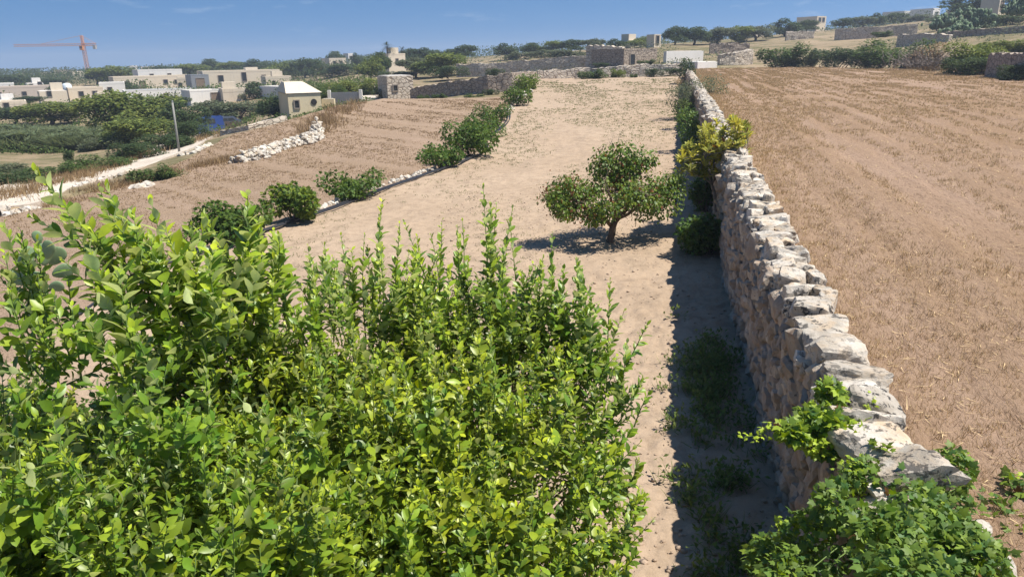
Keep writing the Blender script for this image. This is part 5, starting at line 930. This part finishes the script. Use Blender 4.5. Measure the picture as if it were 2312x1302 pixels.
TR = [
 # name, label, category, u, v base, v top, width px, distance, kind, group
 ('valley_tree', 'biggest rounded tree of the valley, right beside the yellow stone house', 'tree', 268, 318, 203, 122, 80, 'round', G1), ('valley_tree', 'tall leafy tree just behind the slanting pole', 'tree', 345, 312, 210, 112, 78, 'round', G1), ('valley_tree', 'dark tree at the bend of the road, above the hedge', 'tree', 412, 306, 224, 80, 74, 'dark', G1),
 ('valley_tree', 'tree with pale green lower crown in front of the two biggest valley trees', 'tree', 310, 340, 258, 110, 64, 'round', G1), ('valley_tree', 'small dark tree between the white outbuilding and its garden wall', 'tree', 398, 250, 216, 46, 100, 'dark', G1),
 ('olive_tree', 'grey-green olive tree below the white garden wall', 'tree', 486, 288, 224, 70, 92, 'olive', G1), ('olive_tree', 'wide grey-green olive tree above the parked cars', 'tree', 545, 282, 222, 92, 90, 'olive', G1), ('valley_tree', 'dark leafy tree against the side of the yellow store', 'tree', 628, 282, 214, 78, 74, 'dark', G1), ('valley_tree', 'dark tree below the largest pale farmhouse', 'tree', 582, 236, 182, 60, 118, 'dark', G1),
 ('valley_tree', 'lone tree in front of the long pinkish building', 'tree', 66, 236, 216, 50, 130, 'dark', G1), ('valley_tree', 'broad tree in front of the yellow stone house on the far side from the pole', 'tree', 120, 286, 228, 110, 92, 'round', G1), ('valley_tree', 'dark tree left of the broad one, below the pinkish building', 'tree', 40, 282, 238, 84, 96, 'dark', G1), ('valley_tree', 'small dark round tree beside the water tank', 'tree', 128, 218, 190, 36, 158, 'dark', G1),
 ('reed_bed', 'pale grey-green reeds filling the hollow at the picture edge', 'reeds', 60, 330, 272, 130, 82, 'reed', G1), ('reed_bed', 'wide bed of grey-green reeds behind the brown field strip', 'reeds', 130, 342, 280, 170, 68, 'reed', G1), ('reed_bed', 'tallest reeds at the foot of the biggest valley tree', 'reeds', 212, 336, 290, 90, 66, 'reed', G1), ('valley_shrub', 'brownish shrub between the reeds and the road hedge', 'shrub', 232, 345, 300, 70, 62, 'greyhedge', G1),
 ('road_hedge', 'dark hedge bush at the picture edge beside the lowest stretch of road', 'hedge', 30, 432, 372, 110, 35.5, 'darkhedge', G5), ('road_hedge', 'hedge bush with pale leaves behind the tallest lemon shoot', 'hedge', 145, 405, 356, 110, 39, 'hedge', G5), ('road_hedge', 'hedge bush along the road between the pale-leaved one and the valley trees', 'hedge', 225, 385, 345, 110, 42, 'hedge', G5), ('road_hedge', 'dark glossy hedge bush where the road starts to climb', 'hedge', 305, 360, 318, 90, 46, 'darkhedge', G5), ('road_hedge', 'dark hedge bush directly behind the base of the pole', 'hedge', 375, 340, 292, 90, 51, 'darkhedge', G5), ('road_hedge', 'last dark hedge bush before the blue van', 'hedge', 428, 312, 270, 66, 58, 'darkhedge', G5),
 ('road_hedge', 'greyish low hedge bush at the picture edge above the dark one', 'hedge', 0, 398, 362, 120, 42, 'greyhedge', G5), ('young_conifer', 'small dark pointed tree standing out of the hedge', 'tree', 158, 372, 336, 22, 44, 'dark', None),
 ('bramble_bush', 'loose green bramble bush on the edge of the lower field', 'bush', 360, 421, 356, 100, 33, 'hedge', None),
 ('yellow_bush', 'yellowish wide bush between the yellow store and the dirt track', 'bush', 800, 222, 168, 84, 86, 'yellowhedge', G1), ('valley_tree', 'green bush behind the yellow yard wall', 'bush', 745, 226, 186, 52, 80, 'hedge', G1), ('valley_tree', 'dark low bush beside the stone shed', 'bush', 868, 222, 194, 34, 77, 'darkhedge', G1),
 ('valley_tree', 'green tree in front of the palms', 'tree', 838, 186, 124, 46, 128, 'round', G1), ('valley_tree', 'dark slender tree touching the tower house', 'tree', 862, 180, 116, 40, 132, 'dark', G1), ('valley_tree', 'yellow-green wide tree beyond the tower house', 'tree', 995, 172, 116, 86, 118, 'round', G1), ('valley_tree', 'brownish green tree just beside the tower house', 'tree', 940, 176, 128, 60, 122, 'olive', G1), ('valley_tree', 'low dark bush in front of the wide yellow-green tree', 'bush', 1012, 174, 146, 56, 106, 'darkhedge', G1), ('valley_tree', 'low dark bush at the foot of the tower house', 'bush', 900, 176, 156, 54, 124, 'darkhedge', G1),
 ('palm_tree', 'taller palm on the skyline behind the tower house', 'palm', 876, 150, 88, 46, 150, 'palm', None), ('palm_tree', 'shorter palm just beyond the tower house roof', 'palm', 910, 150, 100, 36, 158, 'palm', None),
 ('bank_bush', 'green double bush on the low end wall of the soil', 'bush', 1338, 180, 150, 56, 76.5, 'hedge', G4), ('bank_bush', 'thin yellowish shrub next to the double bush on the end wall', 'bush', 1397, 176, 149, 28, 77, 'yellowhedge', G4), ('bank_bush', 'rounded dark bush on the end wall, nearer to the stone wall', 'bush', 1477, 170, 152, 34, 77.5, 'darkhedge', G4), ('bank_bush', 'tiny bush low on the end wall', 'bush', 1430, 174, 164, 15, 77, 'hedge', G4), ('bank_bush', 'rounded bush touching the far end of the stone wall', 'bush', 1521, 166, 149, 32, 77.5, 'darkhedge', G4), ('bank_bush', 'dark bush above the end wall, under the long rubble terrace', 'bush', 1118, 172, 152, 36, 92, 'darkhedge', G4), ('bank_bush', 'small bush in front of the taller rubble wall', 'bush', 1357, 150, 138, 30, 96, 'darkhedge', G4), ('bank_bush', 'green weeds in front of the long flat stone building', 'bush', 1462, 146, 130, 40, 96, 'hedge', G4),
 ('wall_bush', 'yellow-green bush at the far corner of the soil above the hose', 'bush', 1186, 202, 172, 40, 64, 'yellowhedge', G4), ('wall_bush', 'dark bush against the curving shaded wall', 'bush', 1108, 219, 198, 32, 63, 'darkhedge', G4), ('wall_bush', 'low green bush along the curving shaded wall', 'bush', 1070, 221, 208, 40, 62, 'hedge', G4), ('wall_bush', 'small green bush at the foot of the low grey wall', 'bush', 992, 222, 206, 28, 66, 'hedge', G4), ('wall_bush', 'smaller green bush close to the stone shed on the low grey wall', 'bush', 956, 223, 211, 24, 68, 'hedge', G4),
 ('field_bush', 'large green bush at the corner of the upper field by the cistern', 'bush', 1772, 148, 90, 108, 91, 'hedge', G3), ('field_bush', 'dark bush in the middle of the row along the field', 'bush', 1892, 150, 98, 92, 86, 'darkhedge', G3), ('field_bush', 'brownish gap shrub between two dark field bushes', 'bush', 1838, 148, 104, 50, 90, 'greyhedge', G3), ('field_bush', 'biggest green bush of the row along the field', 'bush', 2010, 153, 84, 140, 79, 'hedge', G3), ('field_bush', 'dark low bush in front of the biggest field bush', 'bush', 1960, 153, 118, 70, 80, 'darkhedge', G3),
 ('field_bush', 'dark bush with yellowish top at the notch of the upper field', 'bush', 2205, 165, 78, 112, 60, 'yellowhedge', G3), ('field_bush', 'dark lower bush casting a shadow at the notch of the upper field', 'bush', 2198, 168, 118, 100, 57, 'darkhedge', G3), ('field_bush', 'dark bush in front of the shaded field wall at the picture edge', 'bush', 2296, 182, 140, 70, 48, 'darkhedge', G3),
 ('slope_tree', 'dark tree clump at the very top of the cactus slope', 'tree', 2182, 40, -18, 96, 150, 'dark', G2), ('slope_tree', 'grey-green tree at the top corner beside the ochre hut', 'tree', 2296, 34, -14, 60, 125, 'olive', G2), ('slope_bush', 'dark bush on the slope below the ochre hut', 'bush', 2255, 62, 26, 70, 118, 'darkhedge', G2), ('slope_bush', 'yellowish scrub above the shaded field wall', 'bush', 2262, 118, 82, 90, 72, 'yellowhedge', G2), ('slope_bush', 'green weeds on the white stone terrace wall', 'bush', 1992, 82, 66, 36, 118, 'hedge', G2),
 ('skyline_tree', 'pointed dark tree standing beside the stone gable on the skyline', 'tree', 1524, 108, 58, 48, 150, 'dark', G2), ('skyline_tree', 'darkest round tree of the skyline group', 'tree', 1568, 104, 60, 62, 152, 'dark', G2), ('skyline_tree', 'olive green tree beside the darkest skyline tree', 'tree', 1622, 104, 60, 66, 155, 'olive', G2), ('skyline_tree', 'green tree in the middle of the hilltop group', 'tree', 1662, 102, 58, 60, 158, 'round', G2), ('skyline_tree', 'pale brown-green tree of the hilltop group', 'tree', 1705, 98, 54, 70, 160, 'olive', G2), ('skyline_tree', 'tallest dark green hilltop tree, nearest to the pale distant house', 'tree', 1770, 88, 40, 60, 170, 'dark', G2), ('skyline_tree', 'small dark tree right in front of the pale distant house', 'tree', 1820, 76, 44, 40, 185, 'dark', G2), ('skyline_tree', 'olive tree past the pale distant house', 'tree', 1902, 68, 40, 42, 190, 'dark', G2), ('skyline_tree', 'grey tree above the long sunlit terrace wall', 'tree', 1946, 66, 36, 46, 190, 'olive', G2), ('skyline_tree', 'pointed dark tree above the long sunlit terrace wall', 'tree', 1978, 64, 28, 36, 192, 'dark', G2), ('skyline_tree', 'round dark tree beside the white villa', 'tree', 2018, 62, 28, 46, 195, 'dark', G2), ('skyline_tree', 'tree below the white distant house by the cactus slope', 'tree', 2078, 58, 30, 54, 190, 'olive', G2), ('skyline_tree', 'dark tree at the start of the cactus slope', 'tree', 2116, 64, 34, 42, 165, 'dark', G2),
 ('skyline_tree', 'rounded bright green tree beside the stone gable', 'tree', 1448, 112, 80, 50, 145, 'round', G2), ('skyline_tree', 'low dark tree over the taller rubble wall', 'tree', 1388, 112, 86, 40, 150, 'dark', G2), ('skyline_tree', 'grey tree over the long rubble terrace', 'tree', 1342, 116, 86, 44, 160, 'olive', G2), ('skyline_tree', 'dark tree of the row above the long rubble terrace', 'tree', 1290, 122, 88, 50, 165, 'dark', G2), ('skyline_tree', 'rounded tree in the row above the long rubble terrace', 'tree', 1245, 126, 90, 54, 168, 'round', G2), ('skyline_tree', 'grey-green bush line under the row of terrace trees', 'bush', 1262, 130, 106, 100, 140, 'greyhedge', G2), ('skyline_tree', 'dark tree at the end of the row above the terrace', 'tree', 1200, 130, 96, 48, 170, 'dark', G2), ('skyline_tree', 'dark rounded tree alone above the rubble terrace start', 'tree', 1140, 134, 96, 48, 170, 'dark', G2), ('skyline_tree', 'low olive bush between two skyline trees', 'bush', 1168, 134, 112, 40, 160, 'greyhedge', G2), ('skyline_tree', 'dark tree left of the gap in the skyline', 'tree', 1050, 136, 100, 44, 175, 'dark', G2), ('skyline_tree', 'low dark tree beside the gap in the skyline', 'tree', 1018, 138, 110, 44, 175, 'dark', G2), ('skyline_tree', 'flat-topped dark tree above the wide yellow-green tree', 'tree', 962, 140, 106, 50, 175, 'dark', G2), ('skyline_tree', 'tree between the palms and the flat-topped dark tree', 'tree', 928, 142, 108, 40, 175, 'dark', G2),
 ('ridge_tree', 'dark tree on the ridge over the largest pale farmhouse', 'tree', 480, 172, 132, 44, 260, 'dark', G2), ('ridge_tree', 'next ridge tree behind the rooftop room', 'tree', 525, 170, 138, 52, 255, 'round', G2), ('ridge_tree', 'broad dark ridge tree behind the end of the largest farmhouse', 'tree', 580, 172, 132, 62, 250, 'dark', G2), ('ridge_tree', 'bushy ridge tree above the yellow store', 'tree', 640, 186, 134, 66, 220, 'round', G2), ('ridge_tree', 'dark ridge tree above the yellow store roof', 'tree', 690, 186, 130, 62, 210, 'dark', G2), ('ridge_tree', 'dome-shaped tree rising highest over the ridge wood', 'tree', 760, 160, 115, 42, 240, 'dark', G2), ('ridge_tree', 'long dark hedge in front of the low sandy building', 'hedge', 770, 172, 142, 96, 180, 'darkhedge', G2), ('ridge_tree', 'small tree beside the tiny white gabled block', 'tree', 806, 160, 118, 24, 220, 'dark', G2), ('ridge_tree', 'green tree behind the white upper house', 'tree', 430, 180, 142, 66, 240, 'round', G2), ('ridge_tree', 'wide dark tree over the cream farmhouse roof', 'tree', 365, 184, 148, 70, 250, 'dark', G2), ('ridge_tree', 'leafy tree between the crane mast and the cream farmhouse', 'tree', 255, 196, 148, 80, 215, 'round', G2), ('ridge_tree', 'round dark tree directly behind the crane mast', 'tree', 222, 192, 154, 50, 220, 'dark', G2), ('ridge_tree', 'dark tree in front of the pale house near the crane', 'tree', 285, 214, 182, 40, 170, 'dark', G2), ('ridge_tree', 'dark bushy trees behind the water tank', 'tree', 118, 200, 176, 60, 220, 'dark', G2), ('ridge_tree', 'dark trees at the picture edge over the pinkish building', 'tree', 32, 196, 168, 80, 230, 'dark', G2), ('ridge_tree', 'low olive trees behind the white-roofed house', 'tree', 76, 196, 170, 70, 240, 'olive', G2)]
for r_ in TR: tree(*r_)
# prickly pears on the hillside
def slope_cactus(label, u, vb, wpx, hpx, Y, seed):
    rng = np.random.default_rng(seed); b = P(u, vb, Y); r = thing('prickly_pear', label, 'cactus', tuple(b), 0, 'prickly pears on the slope'); w_, h_ = wpx * px(Y), hpx * px(Y); D, Fc = ICO[1]; A = Acc(); n = 150
    for _ in range(n):
        x, y = rng.normal(0, .26) * w_, rng.normal(0, .2) * w_; z = rng.random() * h_ * max(.25, 1 - abs(x) / (w_ * .62)); V = D * [.5, .09, .62] * rng.uniform(.5, 1.0); V = V @ np.array(Matrix.Rotation(rng.uniform(0, 3.1), 3, 'Z') @ Matrix.Rotation(rng.normal(0, .5), 3, 'Y')).T; A.add(V + [x, y, z], Fc)
    tag(A.build('pads', 'cactus_far', r), kind='stuff'); S = Acc(); limb(S, (0, 0, -.3), (0, 0, h_ * .5), .2, .12, rng); S.build('stem', 'twig', r)
slope_cactus('light green prickly pear thicket topmost on the slope', 2170, 56, 60, 36, 125, 401); slope_cactus('prickly pear thicket in the middle of the cactus slope', 2212, 66, 56, 44, 118, 402); slope_cactus('grey-green prickly pear at the top right corner of the slope', 2302, 30, 46, 36, 112, 403); slope_cactus('low prickly pear nearest to the long sunlit terrace wall', 2122, 62, 34, 26, 130, 404); slope_cactus('prickly pear just above the rough terrace wall', 2168, 74, 54, 22, 112, 405)
# dry brushwood beside the field bushes
rng = np.random.default_rng(411); b = P(2095, 152, 72); bw = thing('brushwood', 'heap of bare grey brushwood between the field bushes', 'brushwood', tuple(b)); A = Acc()
for _ in range(230): a_ = np.array([rng.normal(0, 1.5), rng.normal(0, .7), rng.uniform(0, .4)]); limb(A, a_, a_ + unit(rng.normal(0, 1, 3) * [1.2, .8, .6] + [0, 0, .8]) * rng.uniform(.8, 2.4), .03, .012, rng, .2, 5, 3)
A.build('branches', 'twig', bw)
L = Acc(); blob_leaves(L, rng, [(0, .4, 1.0, 1.7, .7, .9), (1.0, .3, 1.5, .9, .6, .8)], 1300, .2, SMALL, .3, 0, gap=.45); L.build('dead_leaves', 'drygrass', bw)
# scrub between the valley trees and on the slopes: one mass each
def scrub(name, label, m, n, u0, u1, ya, yb, hgt, size, thr, seed, fr=.09):
    rng = np.random.default_rng(seed); L = Acc(); yy = ya * (yb / ya) ** rng.random(n); x = yy * (rng.uniform(u0, u1, n) - 1156) / FPX * 1.0; c = fbm(x * fr, yy * fr, 0, seed + 1, 4); ok = (c > thr) & np.isnan(inside(x, yy)); x, yy, c = x[ok], yy[ok], c[ok]; n = len(x)
    z = T(x, yy) + hgt * rng.random(n) ** .7 * np.clip((c - thr) * 9, .1, 1) * np.clip(yy / 90, .7, 3); X, Y, Z = frames(rng.normal(size=(n, 3)), rng.normal(0, .6, (n, 3)) + [0, 0, 1]); sz = size * rng.uniform(.6, 1.4, n) * np.clip(yy / 90, .8, 4)
    L.inst(SMALL, np.stack([x, yy, z], 1), X, Y, Z, sz, sz, np.stack([rng.random(n) * .5, rng.uniform(.25, .75, n), np.zeros(n)], 1)); return tag(L.build(name, m, smooth=False), label, 'scrub', None, 'stuff')
scrub('valley_scrub', 'green scrub filling the valley floor between trees and houses', 'shrub', 60000, -60, 860, 60, 190, 1.2, .24, .48, 431)
scrub('slope_scrub', 'dry green scrub scattered over the hillside terraces', 'olive', 24000, 1010, 2400, 82, 190, .8, .22, .55, 441)
scrub('ridge_wood', 'dark wood covering the ridge beyond the farmhouses', 'carob', 80000, -80, 1010, 200, 420, 1.3, .19, .49, 451, .05)
scrub('far_wood', 'distant dark wood along the far skyline', 'carob', 30000, 900, 2400, 190, 400, 1.2, .18, .53, 461, .05)

# ------------------------------------------------------------------ crane, pole, cars
cb = P(208, 212, 330); ct = P(187, 103, 330); r = thing('tower_crane', 'thin orange tower crane with a long jib over the village', 'crane', tuple(cb)); ht = ct[2] - cb[2]
def lattice(a, p0, p1, w, n, rad, ax1, ax2):
    p0, p1, ax1, ax2 = map(lambda q_: np.asarray(q_, float), (p0, p1, ax1, ax2)); cs = [(ax1 * i + ax2 * j) * w / 2 for i, j in ((-1, -1), (1, -1), (1, 1), (-1, 1))]
    for c in cs: a.tube([p0 + c, p1 + c], rad, 4)
    for k in range(n):
        q0, q1 = p0 + (p1 - p0) * k / n, p0 + (p1 - p0) * (k + 1) / n
        for m_ in range(4): a.tube([q0 + cs[m_], q1 + cs[(m_ + 1) % 4]], rad * .7, 4, cap=False)
a = Acc(); lattice(a, (0, 0, -8), (0, 0, ht), 1.1, 22, .10, (1, 0, 0), (0, 1, 0)); a.build('mast', 'orange', r, smooth=False)
jl = 147 * px(330); a = Acc(); lattice(a, (1, 0, ht + .3), (-jl, 0, ht + .5), .8, 24, .075, (0, 1, 0), (0, 0, 1)); a.build('jib', 'orange', r, smooth=False)
a = Acc(); lattice(a, (0, 0, ht + .3), (5.5, 0, ht + .3), .9, 5, .11, (0, 1, 0), (0, 0, 1)); a.build('counter_jib', 'orange', r, smooth=False)
a = Acc(); lattice(a, (0, 0, ht), (0, 0, ht + 4), .8, 4, .11, (1, 0, 0), (0, 1, 0)); a.build('apex', 'orange', r, smooth=False)
a = Acc(); a.box((4.8, 0, ht - 1.6), (1.1, 1.2, 1.6)); a.build('ballast', 'concrete_block', r, smooth=False)
a = Acc(); a.box((-.2, -1.25, ht - 1.9), (1.3, 1.1, 1.7)); cbn = a.build('cab', 'orange', r, smooth=False); a = Acc(); a.box((-.2, -1.81, ht - 1.2), (1.1, .04, .8)); a.build('cab_window', 'glass', cbn, smooth=False)
a = Acc(); a.tube([[0, 0, ht + 4], [-jl * .6, 0, ht + .9]], .06, 4); a.tube([[0, 0, ht + 4], [5.2, 0, ht + .8]], .06, 4); a.build('tie_rod', 'orange', r, smooth=False)
pb = on(405, 345); pt = P(389, 230, pb[1]); r = thing('utility_pole', 'plain grey pole slanting beside the gravel road', 'pole', tuple(pb)); a = Acc(); d = pt - pb; a.tube([[0, 0, -.3], d * .5, d], [.075, .065, .055], 10); a.build('shaft', 'polewood', r)
a = Acc(); a.tube([d + [0, 0, -.02], d + [0, 0, .05]], [.066, .05], 10); a.build('cap', 'sheet', r)
def car(name, label, cat, pos, yaw, paint, van):
    r = thing(name, label, cat, tuple(pos), yaw); ln, wd = 3.9, 1.6
    pr = [(-2.05, .35), (-2.05, .75), (-1.95, 1.0), (-1.1, 1.12), (-.45, 1.78), (1.75, 1.86), (2.02, 1.7), (2.05, .35)] if van else [(-2.05, .35), (-2.08, .65), (-1.95, .86), (-1.0, .98), (-.35, 1.42), (.95, 1.45), (1.6, 1.02), (2.0, .95), (2.05, .35)]
    n = len(pr); V = []; 
    for k, ins in ((-1, 1), (1, 1)):
        for (x, z) in pr: V.append((x, k * wd / 2 * (1 - .09 * max(0, z - .95)), z))
    F_ = [np.array([list(range(n))[::-1]]), np.array([[n + i for i in range(n)]]), np.array([[i, (i + 1) % n, n + (i + 1) % n, n + i] for i in range(n)])]; F_[0], F_[1] = F_[0][:, ::-1], F_[1][:, ::-1]
    a = Acc(); a.add(V, [F_[0], F_[1], F_[2]]); body = a.build('body', paint, r, smooth=False); md = body.modifiers.new('bevel', 'BEVEL'); md.width = .06; md.segments = 2
    zt = 1.68 if van else 1.36; zb = 1.14 if van else 1.0; xs = (-.98, -.42) if van else (-.93, -.40); a = Acc(); a.add([(xs[0] - .03, -.7, zb + .02), (xs[0] - .03, .7, zb + .02), (xs[1] - .04, .62, zt), (xs[1] - .04, -.62, zt)], np.array([[0, 1, 2, 3]])); a.build('windscreen', 'glass', r, smooth=False)
    for k in (-1, 1):
        a = Acc(); y = k * (wd / 2 * (1 - .09 * (zt - .95)) + .03); y0 = k * (wd / 2 + .012)
        a.add([(-.75, y0, zb), (.2, y0, zb), (.2, y, zt - .05), (-.32, y, zt - .05)], np.array([[0, 1, 2, 3]])); a.add([(.27, y0, zb), (1.2 if not van else .75, y0, zb), (.85 if not van else .75, y, zt - .05), (.27, y, zt - .05)], np.array([[0, 1, 2, 3]])); a.build('side_window', 'glass', r, smooth=False)
        a = Acc(); a.box((-2.06, k * .58, .62), (.08, .34, .18)); a.build('headlight', 'lamp', r, smooth=False)
        for x in (-1.3, 1.3): a = Acc(); a.tube([[x, k * (wd / 2 - .17), .31], [x, k * (wd / 2 + .01), .31]], .31, 18); t_ = a.build('wheel', 'tyre', r); a = Acc(); a.tube([[x, k * (wd / 2 + .0), .31], [x, k * (wd / 2 + .02), .31]], .18, 14); a.build('rim', 'rim', t_)
    a = Acc(); a.box((-2.09, 0, .36), (.1, 1.6, .2)); a.build('bumper', 'tyre', r, smooth=False)
    return r
p_ = P(467, 312, 81); p_[2] = float(T(p_[0], p_[1])) + .08; car('parked_van', 'blue van parked facing down the gravel road', 'van', p_, 1.25, 'blue', True)
p_ = P(506, 303, 86); p_[2] = float(T(p_[0], p_[1])) + .06; car('parked_car', 'dark grey-blue car parked behind the blue van', 'car', p_, .9, 'slate', False)

# ------------------------------------------------------------------ the summer air
k = NM('summer_haze'); pv = k.n('VolumePrincipled'); k.set(pv, 'Color', (0.80, 0.88, 1.0, 1)); k.set(pv, 'Density', 0.00065); k.set(pv, 'Anisotropy', 0.2); k.t.links.new(pv.outputs[0], k.out.inputs['Volume'])
zlo, zhi = float(Zt.min()) - 1.5, float(Zt.max()) + 12
a = Acc(); a.box((0, 690, zlo), (2900, 1480, zhi - zlo)); tag(a.build('haze', k.m, smooth=False), 'thin summer haze', None, None, 'stuff')
